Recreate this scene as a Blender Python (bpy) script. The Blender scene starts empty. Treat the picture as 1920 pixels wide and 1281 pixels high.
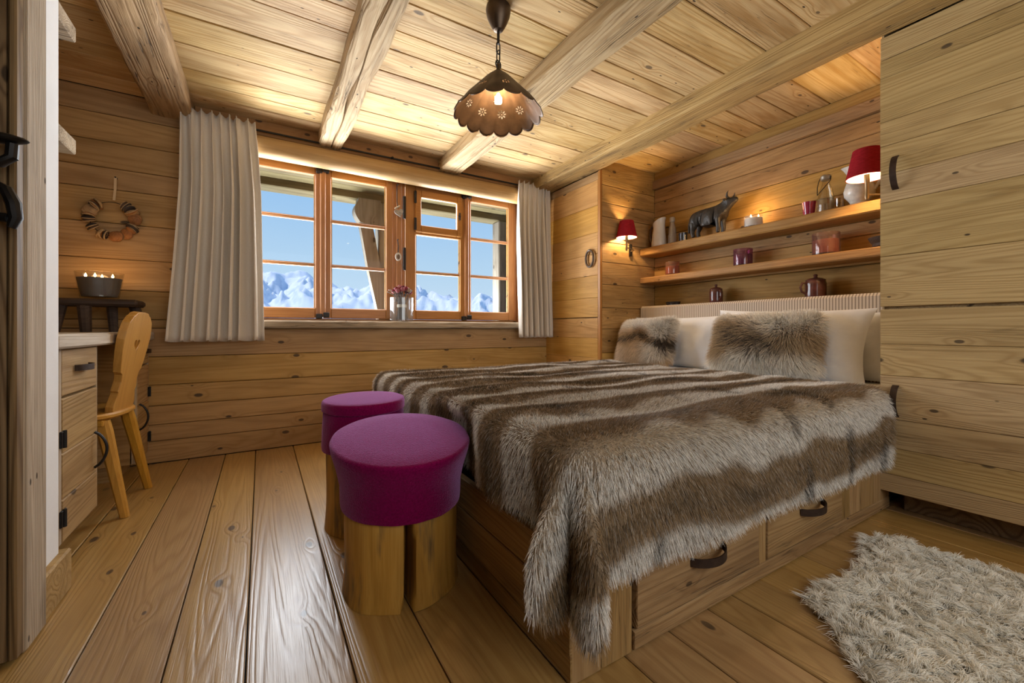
import bpy, math, random
import numpy as np
from mathutils import Matrix, Vector
from mathutils import noise as mnoise
R = math.radians
PI = math.pi
rng = random.Random(7)
nrg = np.random.default_rng(11)
S = bpy.context.scene
COL = S.collection

# ------------------------------------------------------------------ camera, sky, sun, large lamps, exposure
cam = bpy.data.cameras.new('camera')
cam.sensor_width = 36.0
cam.lens = 780.0 / 1920 * 36
cam.shift_y = -23.5 / 1920
cam.clip_start = 0.03
cam.clip_end = 60000
camo = bpy.data.objects.new('camera', cam)
COL.objects.link(camo)
camo.location = (0, 0, 0.88)
camo.rotation_euler = (R(90), 0, R(-31.07))
S.camera = camo

vs = S.view_settings
vs.view_transform = 'Standard'
vs.look = 'None'
vs.gamma = 1
vs.use_curve_mapping = False
vs.exposure = 0.0
S.cycles.use_denoising = True
S.cycles.max_bounces = 8
S.cycles.diffuse_bounces = 4
S.cycles.glossy_bounces = 3
S.cycles.transmission_bounces = 8
S.cycles.transparent_max_bounces = 16
S.cycles.sample_clamp_indirect = 4.0
S.cycles.caustics_reflective = False
S.cycles.caustics_refractive = False
S.cycles_curves.shape = 'RIBBONS'


def make_world():
    w = bpy.data.worlds.new('sky')
    S.world = w
    w.use_nodes = True
    nt = w.node_tree
    nt.nodes.clear()
    tc = nt.nodes.new('ShaderNodeTexCoord')
    sp = nt.nodes.new('ShaderNodeSeparateXYZ')
    rp = nt.nodes.new('ShaderNodeValToRGB')
    bg = nt.nodes.new('ShaderNodeBackground')
    out = nt.nodes.new('ShaderNodeOutputWorld')
    nt.links.new(tc.outputs['Generated'], sp.inputs[0])
    nt.links.new(sp.outputs['Z'], rp.inputs[0])
    e = rp.color_ramp.elements
    e[0].position = 0.0
    e[0].color = (0.66, 0.80, 0.93, 1)
    e[1].position = 1.0
    e[1].color = (0.10, 0.25, 0.62, 1)
    for p, c in ((0.13, (0.50, 0.70, 0.88, 1)), (0.28, (0.35, 0.585, 0.87, 1)), (0.5, (0.20, 0.42, 0.80, 1))):
        n = e.new(p)
        n.color = c
    nt.links.new(rp.outputs[0], bg.inputs[0])
    bg.inputs[1].default_value = 1.0
    nt.links.new(bg.outputs[0], out.inputs[0])


make_world()


def lamp(name, kind, loc, energy, color, rot=None, aim=None, **kw):
    l = bpy.data.lights.new(name, kind)
    l.energy = energy
    l.color = color
    for k, v in kw.items():
        setattr(l, k, v)
    o = bpy.data.objects.new(name, l)
    COL.objects.link(o)
    o.location = loc
    if aim is not None:
        d = Vector(aim) - Vector(loc)
        o.rotation_euler = d.to_track_quat('-Z', 'Y').to_euler()
    if rot:
        o.rotation_euler = rot
    return o


# sun stands high in front of the window, a little to the left
lamp('sun', 'SUN', (-30, 26, 34), 3.0, (1.0, 0.95, 0.87), aim=(0, 0, 0), angle=R(0.6))
# daylight thrown up by the sunlit snow below the window
lamp('snow_bounce', 'AREA', (1.0, 5.0, 0.62), 330, (1.0, 0.95, 0.88), aim=(1.8, 1.0, 1.75), shape='RECTANGLE', size=2.6, size_y=0.8)
# skylight entering through the window opening
lamp('window_daylight', 'AREA', (1.07, 3.656, 1.57), 88, (0.88, 0.94, 1.0), rot=(R(-90), 0, 0), shape='RECTANGLE', size=2.25, size_y=1.15)
# added cool fill light behind the camera, where no window is built
lamp('rear_fill', 'AREA', (1.1, -1.22, 1.6), 30, (0.95, 0.98, 1.0), aim=(1.1, 3.0, 1.7), shape='RECTANGLE', size=2.4, size_y=1.3)


# ------------------------------------------------------------------ node helpers and materials
class NT:
    def __init__(s, m):
        m.use_nodes = True
        s.t = m.node_tree
        s.t.nodes.clear()

    def n(s, kind, **kw):
        x = s.t.nodes.new('ShaderNode' + kind)
        for k, v in kw.items():
            if k.startswith('i_'):
                x.inputs[k[2:].replace('_', ' ')].default_value = v
            else:
                setattr(x, k, v)
        return x

    def l(s, a, b):
        s.t.links.new(a, b)

    def _in(s, sock, v):
        if isinstance(v, (int, float)):
            sock.default_value = v
        elif isinstance(v, (tuple, list)):
            sock.default_value = v
        else:
            s.l(v, sock)

    def m(s, op, a, b=None, c=None, clamp=False):
        x = s.n('Math', operation=op, use_clamp=clamp)
        s._in(x.inputs[0], a)
        if b is not None:
            s._in(x.inputs[1], b)
        if c is not None:
            s._in(x.inputs[2], c)
        return x.outputs[0]

    def mr(s, v, a, b, c=0.0, d=1.0, smooth=False):
        x = s.n('MapRange', clamp=True)
        if smooth:
            x.interpolation_type = 'SMOOTHSTEP'
        s._in(x.inputs[0], v)
        for i, q in enumerate((a, b, c, d)):
            s._in(x.inputs[1 + i], q)
        return x.outputs[0]

    def mix(s, f, a, b, mode='MIX'):
        x = s.n('Mix', data_type='RGBA', blend_type=mode)
        s._in(x.inputs[0], f)
        s._in(x.inputs[6], a if not isinstance(a, tuple) or len(a) == 4 else a + (1,))
        s._in(x.inputs[7], b if not isinstance(b, tuple) or len(b) == 4 else b + (1,))
        return x.outputs[2]

    def vec(s, x, y, z):
        c = s.n('CombineXYZ')
        for i, v in enumerate((x, y, z)):
            s._in(c.inputs[i], v)
        return c.outputs[0]

    def noise(s, v, scale=1.0, detail=2.0, rough=0.5, dims='3D'):
        x = s.n('TexNoise', noise_dimensions=dims)
        s.l(v, x.inputs['Vector'])
        x.inputs['Scale'].default_value = scale
        x.inputs['Detail'].default_value = detail
        x.inputs['Roughness'].default_value = rough
        return x.outputs[0]


def rgb(h):
    """sRGB 0-255 -> linear"""
    return tuple(((c / 255 / 12.92) if c / 255 <= 0.04045 else ((c / 255 + 0.055) / 1.055) ** 2.4) for c in h)


def wood(name, light, dark, axis='x', rough=0.6, knots=0.5, ring=0.5, fibre=0.35, tone=0.35, bump=0.35, cracks=0.0,
         stain=0.0, gy=9.0, rings=26.0, spec=0.3, vary=0.25, worm=0.0, kcol=None, rel=0.003, coat=0.0):
    m = bpy.data.materials.new(name)
    N = NT(m)
    tc = N.n('TexCoord')
    sp = N.n('SeparateXYZ')
    N.l(tc.outputs['Object'], sp.inputs[0])
    X, Y, Z = sp.outputs
    if axis == 'y':
        X, Y, Z = Y, X, Z
    elif axis == 'z':
        X, Y, Z = Z, X, Y
    oi = N.n('ObjectInfo')
    rnd = oi.outputs['Random']
    off = N.m('MULTIPLY', rnd, 41.0)
    off2 = N.m('MULTIPLY', rnd, 13.7)
    x = N.m('ADD', X, off)
    y = N.m('ADD', Y, off2)
    z = N.m('ADD', Z, off2)
    # knots: one cell every ~0.45 m x 0.2 m, only some of them hold a knot
    vo = N.n('TexVoronoi', voronoi_dimensions='2D', feature='F1')
    vo.inputs['Scale'].default_value = 1.0
    vo.inputs['Randomness'].default_value = 0.85
    yz = N.m('ADD', y, N.m('MULTIPLY', z, 0.9))
    N.l(N.vec(N.m('MULTIPLY', x, 2.6), N.m('MULTIPLY', yz, 5.2), 0.0), vo.inputs['Vector'])
    d = vo.outputs['Distance']
    vc = N.n('SeparateColor')
    N.l(vo.outputs['Color'], vc.inputs[0])
    has = N.m('LESS_THAN', vc.outputs[0], knots * .75)
    ksz = N.m('MULTIPLY_ADD', vc.outputs[1], 0.055, 0.018)
    kn = N.m('MULTIPLY', N.mr(N.m('DIVIDE', d, ksz), 1.25, 0.75, 0, 1, True), has)
    halo = N.m('MULTIPLY', N.mr(d, 0.32, 0.03, 0, 1, True), has)
    # growth rings: contours of a stretched noise, pushed aside round each knot
    wv = N.vec(N.m('MULTIPLY', x, 0.36), N.m('MULTIPLY', y, gy), N.m('MULTIPLY', z, gy))
    g = N.noise(wv, 1.0, 1.5, 0.45)
    ph = N.m('ADD', N.m('MULTIPLY', g, rings), N.m('MULTIPLY', N.m('POWER', halo, 2.0), 1.3))
    sn = N.m('SINE', N.m('MULTIPLY', ph, 6.2832))
    rg = N.m('POWER', N.m('MULTIPLY_ADD', sn, 0.5, 0.5), 2.2)
    fv = N.vec(N.m('MULTIPLY', x, 5.0), N.m('MULTIPLY', y, 210.0), N.m('MULTIPLY', z, 210.0))
    fb = N.noise(fv, 1.0, 2.0, 0.6)
    tv = N.vec(N.m('MULTIPLY', x, 1.6), N.m('MULTIPLY', y, 8.0), N.m('MULTIPLY', z, 8.0))
    tn = N.noise(tv, 1.0, 3.0, 0.6)
    col = N.mix(N.m('MULTIPLY', rg, ring), light, dark)
    col = N.mix(N.m('MULTIPLY', N.mr(fb, 0.40, 0.72), fibre), col, dark)
    col = N.mix(N.m('MULTIPLY', N.mr(tn, 0.46, 0.72), min(1.0, tone * 1.5)), col, tuple(c * .95 for c in dark))
    t1 = N.mr(tn, 0.25, 0.75, 1.0 + tone * 0.25, 1.0 - tone * 0.35)
    r2 = N.m('FRACT', N.m('MULTIPLY', rnd, 17.31))
    vr = N.m('MULTIPLY', t1, N.m('MULTIPLY_ADD', r2, vary, 1.0 - vary * 0.6))
    col = N.mix(1.0, col, N.vec(vr, vr, vr), 'MULTIPLY')
    r3 = N.m('FRACT', N.m('MULTIPLY', rnd, 53.7))
    hs = N.n('HueSaturation')
    N.l(N.m('MULTIPLY_ADD', r3, 0.009, 0.4965), hs.inputs['Hue'])
    N.l(N.m('MULTIPLY_ADD', r3, 0.14, 1.0), hs.inputs['Saturation'])
    N.l(col, hs.inputs['Color'])
    col = hs.outputs[0]
    if stain > 0:
        sv = N.vec(N.m('MULTIPLY', x, 2.2), N.m('MULTIPLY', y, 16.0), N.m('MULTIPLY', z, 16.0))
        sn2 = N.noise(sv, 1.0, 4.0, 0.65)
        col = N.mix(N.m('MULTIPLY', N.mr(sn2, 0.53, 0.70), stain), col, (0.075, 0.055, 0.038))
    kc = kcol or tuple(c * 0.22 for c in dark)
    col = N.mix(N.m('MULTIPLY', halo, 0.16), col, dark)
    col = N.mix(N.m('MULTIPLY', kn, 0.85), col, kc)
    hgt = N.m('ADD', N.m('MULTIPLY', rg, -0.5), N.m('MULTIPLY', fb, -0.6))
    if cracks > 0:
        cv = N.vec(N.m('MULTIPLY', x, 1.3), N.m('MULTIPLY', y, 34.0), N.m('MULTIPLY', z, 34.0))
        cn = N.noise(cv, 1.0, 3.0, 0.55)
        ck = N.m('MULTIPLY', N.mr(N.m('ABSOLUTE', N.m('SUBTRACT', cn, 0.5)), 0.016, 0.003), N.mr(tn, 0.5, 0.62))
        ck = N.m('MULTIPLY', ck, cracks)
        col = N.mix(ck, col, (0.03, 0.02, 0.012))
        hgt = N.m('ADD', hgt, N.m('MULTIPLY', ck, -2.0))
    if worm > 0:
        v2 = N.n('TexVoronoi', voronoi_dimensions='3D', feature='F1')
        N.l(N.vec(N.m('MULTIPLY', x, 14.0), N.m('MULTIPLY', y, 30.0), N.m('MULTIPLY', z, 30.0)), v2.inputs['Vector'])
        v2.inputs['Scale'].default_value = 1.0
        wc = N.n('SeparateColor')
        N.l(v2.outputs['Color'], wc.inputs[0])
        wm = N.m('MULTIPLY', N.mr(v2.outputs['Distance'], 0.16, 0.10), N.m('LESS_THAN', wc.outputs[0], worm))
        col = N.mix(N.m('MULTIPLY', wm, 0.9), col, (0.03, 0.02, 0.012))
        hgt = N.m('ADD', hgt, N.m('MULTIPLY', wm, -1.5))
    b = N.n('Bump')
    b.inputs['Strength'].default_value = bump
    b.inputs['Distance'].default_value = rel
    N.l(hgt, b.inputs['Height'])
    p = N.n('BsdfPrincipled')
    N.l(col, p.inputs['Base Color'])
    N.l(N.m('MULTIPLY_ADD', fb, 0.18, rough - 0.08), p.inputs['Roughness'])
    p.inputs['Specular IOR Level'].default_value = spec
    N.l(b.outputs[0], p.inputs['Normal'])
    if coat:
        p.inputs['Coat Weight'].default_value = coat
        p.inputs['Coat IOR'].default_value = 1.75
        p.inputs['Coat Roughness'].default_value = 0.33
        N.l(b.outputs[0], p.inputs['Coat Normal'])
    o = N.n('OutputMaterial')
    N.l(p.outputs[0], o.inputs[0])
    return m


def plain(name, col, rough=0.6, metal=0.0, spec=0.5, nscale=0.0, namp=0.15, bump=0.0, bscale=60.0, sheen=0.0, sub=None,
          emit=None, estr=0.0, stretch=(1, 1, 1), coat=0.0, stint=None):
    m = bpy.data.materials.new(name)
    N = NT(m)
    p = N.n('BsdfPrincipled')
    p.inputs['Base Color'].default_value = col + (1,)
    tc = N.n('TexCoord')
    mp = N.n('Mapping')
    mp.inputs['Scale'].default_value = stretch
    N.l(tc.outputs['Object'], mp.inputs[0])
    if nscale > 0:
        nz = N.noise(mp.outputs[0], nscale, 4.0, 0.6)
        f = N.mr(nz, 0.25, 0.75, 1 - namp, 1 + namp)
        N.l(N.mix(1.0, col, N.vec(f, f, f), 'MULTIPLY'), p.inputs['Base Color'])
    if bump > 0:
        nb = N.noise(mp.outputs[0], bscale, 3.0, 0.6)
        b = N.n('Bump')
        b.inputs['Strength'].default_value = bump
        b.inputs['Distance'].default_value = 0.004
        N.l(nb, b.inputs['Height'])
        N.l(b.outputs[0], p.inputs['Normal'])
    p.inputs['Roughness'].default_value = rough
    p.inputs['Metallic'].default_value = metal
    p.inputs['Specular IOR Level'].default_value = spec
    if sheen:
        p.inputs['Sheen Weight'].default_value = sheen
        p.inputs['Sheen Roughness'].default_value = 0.3 if stint else 0.45
        if stint:
            p.inputs['Sheen Tint'].default_value = stint + (1,)
    if coat:
        p.inputs['Coat Weight'].default_value = coat
    if emit:
        p.inputs['Emission Color'].default_value = emit + (1,)
        p.inputs['Emission Strength'].default_value = estr
    o = N.n('OutputMaterial')
    N.l(p.outputs[0], o.inputs[0])
    return m


def glass(name, tint=(1, 1, 1), refl=0.04, rough=0.0, thick=0.0, fres=.6):
    """thin clear glass: see-through tint plus a Fresnel mirror"""
    m = bpy.data.materials.new(name)
    N = NT(m)
    tr = N.n('BsdfTransparent')
    tr.inputs[0].default_value = tint + (1,)
    gl = N.n('BsdfGlossy')
    gl.inputs['Roughness'].default_value = rough
    lw = N.n('LayerWeight')
    lw.inputs['Blend'].default_value = 0.25
    f = N.m('MULTIPLY_ADD', N.m('POWER', lw.outputs['Facing'], 3.0), fres, refl)
    mx = N.n('MixShader')
    N.l(f, mx.inputs[0])
    N.l(tr.outputs[0], mx.inputs[1])
    N.l(gl.outputs[0], mx.inputs[2])
    if thick > 0:
        df = N.n('BsdfDiffuse')
        df.inputs[0].default_value = tint + (1,)
        m2 = N.n('MixShader')
        m2.inputs[0].default_value = thick
        N.l(mx.outputs[0], m2.inputs[1])
        N.l(df.outputs[0], m2.inputs[2])
        mx = m2
    o = N.n('OutputMaterial')
    N.l(mx.outputs[0], o.inputs[0])
    return m


def emitter(name, col, strength):
    m = bpy.data.materials.new(name)
    N = NT(m)
    e = N.n('Emission')
    e.inputs[0].default_value = col + (1,)
    e.inputs[1].default_value = strength
    o = N.n('OutputMaterial')
    N.l(e.outputs[0], o.inputs[0])
    return m


W_CEIL = wood('ceiling_board_wood', (0.62, 0.45, 0.24), (0.40, 0.22, 0.075), ring=0.48, knots=0.5, tone=0.46, gy=6, rings=20, vary=0.28, rough=0.65, worm=0.08, cracks=0.35, bump=0.5, kcol=(0.10, 0.065, 0.035))
W_WALL = wood('wall_board_wood', (0.47, 0.295, 0.13), (0.27, 0.145, 0.05), ring=0.38, knots=0.62, tone=0.28, gy=5, rings=16, vary=0.2, rough=0.6, kcol=(0.035, 0.02, 0.012))
W_CUP = wood('wardrobe_board_wood', (0.53, 0.385, 0.205), (0.31, 0.195, 0.088), ring=0.5, knots=0.85, tone=0.28, gy=7, rings=32, vary=0.16, rough=0.55, worm=0.05, cracks=0.3, kcol=(0.05, 0.033, 0.02), bump=0.5)
W_CORNER = wood('corner_wardrobe_wood', (0.56, 0.315, 0.105), (0.33, 0.16, 0.042), ring=0.35, knots=0.55, tone=0.25, gy=6, rings=20, vary=0.15, rough=0.55, kcol=(0.04, 0.024, 0.014))  # extra orange puts the wall lamp's warm light into the board colour
W_ALC = wood('alcove_board_wood', (0.50, 0.315, 0.13), (0.29, 0.155, 0.05), ring=0.38, knots=0.7, tone=0.34, gy=6, rings=20, vary=0.2, rough=0.6, kcol=(0.04, 0.024, 0.014), cracks=0.5, stain=0.32, worm=0.05)
W_FLOOR = wood('floor_board_wood', (0.45, 0.29, 0.13), (0.28, 0.15, 0.055), ring=0.5, knots=0.62, tone=0.26, gy=6, rings=26, vary=0.2, rough=0.32, spec=0.8, coat=0.6, bump=0.3, kcol=(0.035, 0.022, 0.014), rel=0.0028)
W_BEAM = wood('old_beam_wood', (0.58, 0.44, 0.27), (0.34, 0.21, 0.10), ring=0.45, knots=0.3, tone=0.4, gy=10, rings=16, vary=0.1, rough=0.75, cracks=0.9, stain=0.35, worm=0.12, bump=0.8, rel=0.006)
W_LINT = wood('lintel_wood', (0.52, 0.34, 0.155), (0.33, 0.18, 0.065), ring=0.3, knots=0.8, tone=0.25, gy=8, rings=10, vary=0.1, rough=0.55, kcol=(0.04, 0.02, 0.012))
W_WBEAM = wood('wall_beam_wood', (0.40, 0.22, 0.085), (0.25, 0.12, 0.04), ring=0.3, knots=0.8, tone=0.3, gy=8, rings=12, vary=0.1, rough=0.6, kcol=(0.04, 0.02, 0.012))
W_WIN = wood('window_frame_wood', (0.42, 0.20, 0.08), (0.27, 0.11, 0.04), ring=0.35, knots=0.0, tone=0.15, gy=12, rings=18, vary=0.08, rough=0.42, spec=0.4, bump=0.15)
W_WINZ = wood('window_frame_wood_upright', (0.42, 0.20, 0.08), (0.27, 0.11, 0.04), axis='z', ring=0.35, knots=0.0, tone=0.15, gy=12, rings=18, vary=0.08, rough=0.42, spec=0.4, bump=0.15)
W_SHELF = wood('shelf_wood', (0.44, 0.26, 0.105), (0.26, 0.13, 0.045), axis='y', ring=0.5, knots=0.4, tone=0.3, gy=12, rings=26, vary=0.1, rough=0.55)
W_BEDX = wood('bed_board_wood', (0.40, 0.26, 0.125), (0.22, 0.12, 0.05), ring=0.45, knots=0.55, tone=0.35, gy=7, rings=24, vary=0.2, rough=0.65, cracks=0.5, stain=0.25, worm=0.06, bump=0.6)
W_GREY = wood('grey_weathered_wood', (0.50, 0.41, 0.30), (0.27, 0.19, 0.12), ring=0.5, knots=0.2, tone=0.35, gy=12, rings=24, vary=0.1, rough=0.8, cracks=0.7, stain=0.45, worm=0.15, bump=0.8)
W_DOORD = wood('dark_door_wood', (0.22, 0.145, 0.075), (0.10, 0.058, 0.026), ring=0.9, knots=0.4, tone=0.2, gy=4, rings=22, vary=0.1, rough=0.6, bump=0.5)
W_DESK = wood('desk_board_wood', (0.44, 0.30, 0.155), (0.24, 0.14, 0.06), ring=0.5, knots=0.5, tone=0.25, gy=6, rings=22, vary=0.15, rough=0.6, bump=0.5)
W_DTOP = wood('desk_top_wood', (0.60, 0.54, 0.46), (0.33, 0.24, 0.16), axis='y', ring=0.5, knots=0.2, tone=0.25, gy=14, rings=24, vary=0.05, rough=0.55, cracks=0.5, stain=0.35)
W_CHAIR = wood('honey_chair_wood', (0.53, 0.29, 0.085), (0.36, 0.17, 0.04), axis='z', ring=0.3, knots=0.0, tone=0.12, gy=8, rings=14, vary=0.05, rough=0.38, spec=0.5, bump=0.12)
W_CHAIRX = wood('honey_chair_wood_flat', (0.53, 0.29, 0.085), (0.36, 0.17, 0.04), axis='x', ring=0.3, knots=0.0, tone=0.12, gy=8, rings=14, vary=0.05, rough=0.38, spec=0.5, bump=0.12)
W_LOG = wood('peeled_log_wood', (0.55, 0.32, 0.12), (0.32, 0.15, 0.045), axis='z', ring=0.3, knots=0.35, tone=0.6, gy=7, rings=9, vary=0.08, rough=0.5, stain=0.95, bump=0.3)
W_DARK = wood('dark_stool_wood', (0.085, 0.055, 0.04), (0.035, 0.022, 0.016), ring=0.4, knots=0.0, tone=0.5, gy=10, rings=12, vary=0.1, rough=0.6)
W_OUT = wood('outside_timber', (0.19, 0.165, 0.095), (0.12, 0.095, 0.045), ring=0.4, knots=0.4, tone=0.4, gy=6, rings=12, vary=0.2, rough=0.8, cracks=0.6)
W_OUTZ = wood('outside_timber_upright', (0.25, 0.235, 0.20), (0.15, 0.125, 0.085), axis='z', ring=0.4, knots=0.3, tone=0.4, gy=6, rings=12, vary=0.2, rough=0.8, cracks=0.8)
IRON = plain('black_iron', (0.018, 0.016, 0.015), 0.45, 0.6, nscale=30, namp=0.4)
RUST = plain('brown_iron', (0.045, 0.026, 0.018), 0.55, 0.5, nscale=40, namp=0.4)
GAP = plain('dark_gap', (0.012, 0.009, 0.006), 0.9)
PLASTER = plain('white_plaster', (0.82, 0.84, 0.86), 0.85, nscale=6, namp=0.05, bump=0.15, bscale=40)
LINEN = plain('linen_weave', (0.68, 0.615, 0.53), 0.9, spec=0.1, nscale=300, namp=0.12, bump=0.2, bscale=500, sheen=0.2)
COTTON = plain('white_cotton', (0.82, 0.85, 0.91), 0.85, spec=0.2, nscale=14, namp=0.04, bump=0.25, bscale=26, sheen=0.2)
FELT = plain('magenta_felt', (0.18, 0.0025, 0.06), 0.95, spec=0.05, nscale=160, namp=0.35, bump=0.7, bscale=300, sheen=1.0, stint=(.85, .48, 1.0))
BRONZE = plain('dark_bronze', (0.085, 0.058, 0.038), 0.42, 0.85, nscale=12, namp=0.35)
GLASS = glass('clear_glass')
PANE = glass('window_glass', (0.97, 0.985, 1.0), 0.004, fres=.12)

# ------------------------------------------------------------------ object helpers
WM = {}


class MB:
    def __init__(s):
        s.v = []
        s.f = []

    def add(s, vs_, fs):
        k = len(s.v)
        s.v += [tuple(map(float, q)) for q in vs_]
        s.f += [tuple(i + k for i in q) for q in fs]
        return s

    def box(s, lo, hi, M=None):
        x0, y0, z0 = lo
        x1, y1, z1 = hi
        vs_ = [(x0, y0, z0), (x1, y0, z0), (x1, y1, z0), (x0, y1, z0), (x0, y0, z1), (x1, y0, z1), (x1, y1, z1), (x0, y1, z1)]
        if M is not None:
            vs_ = [M @ Vector(q) for q in vs_]
        return s.add(vs_, [(0, 3, 2, 1), (4, 5, 6, 7), (0, 1, 5, 4), (1, 2, 6, 5), (2, 3, 7, 6), (3, 0, 4, 7)])

    def cbox(s, lo, hi, c=0.006, M=None):
        """box with all edges chamfered"""
        x0, y0, z0 = lo
        x1, y1, z1 = hi
        c = min(c, (x1 - x0) * .45, (y1 - y0) * .45, (z1 - z0) * .45)
        vs_, idx = [], {}
        for i, X in enumerate((x0, x1)):
            for j, Y in enumerate((y0, y1)):
                for k, Z in enumerate((z0, z1)):
                    sx, sy, sz = (1 if i == 0 else -1), (1 if j == 0 else -1), (1 if k == 0 else -1)
                    idx[i, j, k, 0] = len(vs_); vs_.append((X, Y + sy * c, Z + sz * c))
                    idx[i, j, k, 1] = len(vs_); vs_.append((X + sx * c, Y, Z + sz * c))
                    idx[i, j, k, 2] = len(vs_); vs_.append((X + sx * c, Y + sy * c, Z))
        fs = []
        I = lambda i, j, k, a: idx[i, j, k, a]
        fs += [(I(0, 0, 0, 0), I(0, 0, 1, 0), I(0, 1, 1, 0), I(0, 1, 0, 0)), (I(1, 0, 0, 0), I(1, 1, 0, 0), I(1, 1, 1, 0), I(1, 0, 1, 0))]
        fs += [(I(0, 0, 0, 1), I(1, 0, 0, 1), I(1, 0, 1, 1), I(0, 0, 1, 1)), (I(0, 1, 0, 1), I(0, 1, 1, 1), I(1, 1, 1, 1), I(1, 1, 0, 1))]
        fs += [(I(0, 0, 0, 2), I(0, 1, 0, 2), I(1, 1, 0, 2), I(1, 0, 0, 2)), (I(0, 0, 1, 2), I(1, 0, 1, 2), I(1, 1, 1, 2), I(0, 1, 1, 2))]
        for a in (0, 1):
            for b in (0, 1):
                fs.append((I(0, a, b, 1), I(1, a, b, 1), I(1, a, b, 2), I(0, a, b, 2)))
                fs.append((I(a, 0, b, 0), I(a, 1, b, 0), I(a, 1, b, 2), I(a, 0, b, 2)))
                fs.append((I(a, b, 0, 0), I(a, b, 1, 0), I(a, b, 1, 1), I(a, b, 0, 1)))
                for k in (0, 1):
                    fs.append((I(a, b, k, 0), I(a, b, k, 1), I(a, b, k, 2)))
        if M is not None:
            vs_ = [M @ Vector(q) for q in vs_]
        return s.add(vs_, fs)

    def lathe(s, prof, n=32, c=(0, 0, 0), cap0=True, cap1=True):
        """profile of (radius, z) turned round z"""
        k = len(prof)
        vs_, fs = [], []
        for i in range(n):
            a = 2 * PI * i / n
            for r, z in prof:
                vs_.append((c[0] + r * math.cos(a), c[1] + r * math.sin(a), c[2] + z))
        for i in range(n):
            j = (i + 1) % n
            for q in range(k - 1):
                fs.append((i * k + q, j * k + q, j * k + q + 1, i * k + q + 1))
        if cap0 and prof[0][0] > 1e-5:
            fs.append(tuple(reversed([i * k for i in range(n)])))
        if cap1 and prof[-1][0] > 1e-5:
            fs.append(tuple(i * k + k - 1 for i in range(n)))
        return s.add(vs_, fs)

    def tube(s, pts, r, n=8, closed=False, flat=None):
        """round (or flat = (a, b) elliptical) bar along a path; r may be a list"""
        pts = [Vector(p) for p in pts]
        m = len(pts)
        rs = r if isinstance(r, (list, tuple)) else [r] * m
        vs_, fs = [], []
        up = None
        for i, p in enumerate(pts):
            if closed:
                t = pts[(i + 1) % m] - pts[i - 1]
            else:
                t = pts[min(i + 1, m - 1)] - pts[max(i - 1, 0)]
            t.normalize()
            if up is None:
                a = Vector((0, 0, 1)) if abs(t.z) < 0.9 else Vector((1, 0, 0))
                up = (a - t * a.dot(t)).normalized()
            else:
                up = (up - t * up.dot(t))
                if up.length < 1e-6:
                    up = t.orthogonal()
                up.normalize()
            sd = t.cross(up)
            for k in range(n):
                an = 2 * PI * k / n
                fa, fb = (1, 1) if flat is None else flat
                vs_.append(p + up * (rs[i] * fa * math.cos(an)) + sd * (rs[i] * fb * math.sin(an)))
        for i in range(m if closed else m - 1):
            j = (i + 1) % m
            for k in range(n):
                l = (k + 1) % n
                fs.append((i * n + k, i * n + l, j * n + l, j * n + k))
        if not closed:
            fs.append(tuple(reversed(range(n))))
            fs.append(tuple((m - 1) * n + k for k in range(n)))
        return s.add(vs_, fs)

    def ribbon(s, pts, wdir, w, th):
        """flat strip of width w (along wdir) and thickness th following pts"""
        pts = [Vector(p) for p in pts]
        wd = Vector(wdir).normalized()
        m = len(pts)
        vs_, fs = [], []
        for i, p in enumerate(pts):
            t = (pts[min(i + 1, m - 1)] - pts[max(i - 1, 0)]).normalized()
            nn = t.cross(wd).normalized()
            for a, b in ((-1, -1), (1, -1), (1, 1), (-1, 1)):
                vs_.append(p + wd * (a * w / 2) + nn * (b * th / 2))
        for i in range(m - 1):
            for k in range(4):
                l = (k + 1) % 4
                fs.append((i * 4 + k, i * 4 + l, (i + 1) * 4 + l, (i + 1) * 4 + k))
        fs.append((3, 2, 1, 0))
        fs.append(tuple((m - 1) * 4 + k for k in range(4)))
        return s.add(vs_, fs)

    def prism(s, outline, z0, z1, M=None):
        n = len(outline)
        vs_ = [(a, b, z0) for a, b in outline] + [(a, b, z1) for a, b in outline]
        if M is not None:
            vs_ = [M @ Vector(q) for q in vs_]
        fs = [tuple(reversed(range(n))), tuple(range(n, 2 * n))]
        fs += [(i, (i + 1) % n, n + (i + 1) % n, n + i) for i in range(n)]
        return s.add(vs_, fs)

    def ball(s, c, r, nu=12, nv=8):
        if not isinstance(r, (tuple, list)):
            r = (r, r, r)
        vs_ = [(c[0], c[1], c[2] - r[2])]
        for j in range(1, nv):
            t = -PI / 2 + PI * j / nv
            for i in range(nu):
                a = 2 * PI * i / nu
                vs_.append((c[0] + r[0] * math.cos(t) * math.cos(a), c[1] + r[1] * math.cos(t) * math.sin(a), c[2] + r[2] * math.sin(t)))
        vs_.append((c[0], c[1], c[2] + r[2]))
        fs = [(0, 1 + (i + 1) % nu, 1 + i) for i in range(nu)]
        for j in range(nv - 2):
            for i in range(nu):
                a, b = 1 + j * nu + i, 1 + j * nu + (i + 1) % nu
                fs.append((a, b, b + nu, a + nu))
        L = len(vs_) - 1
        b0 = 1 + (nv - 2) * nu
        fs += [(L, b0 + i, b0 + (i + 1) % nu) for i in range(nu)]
        return s.add(vs_, fs)

    def mesh(s, name, mat, smooth=True, ang=35):
        me = bpy.data.meshes.new(name)
        me.from_pydata(s.v, [], s.f)
        if mat:
            me.materials.append(mat)
        if smooth:
            me.polygons.foreach_set('use_smooth', [True] * len(me.polygons))
            me.set_sharp_from_angle(angle=R(ang))
        return me


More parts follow.
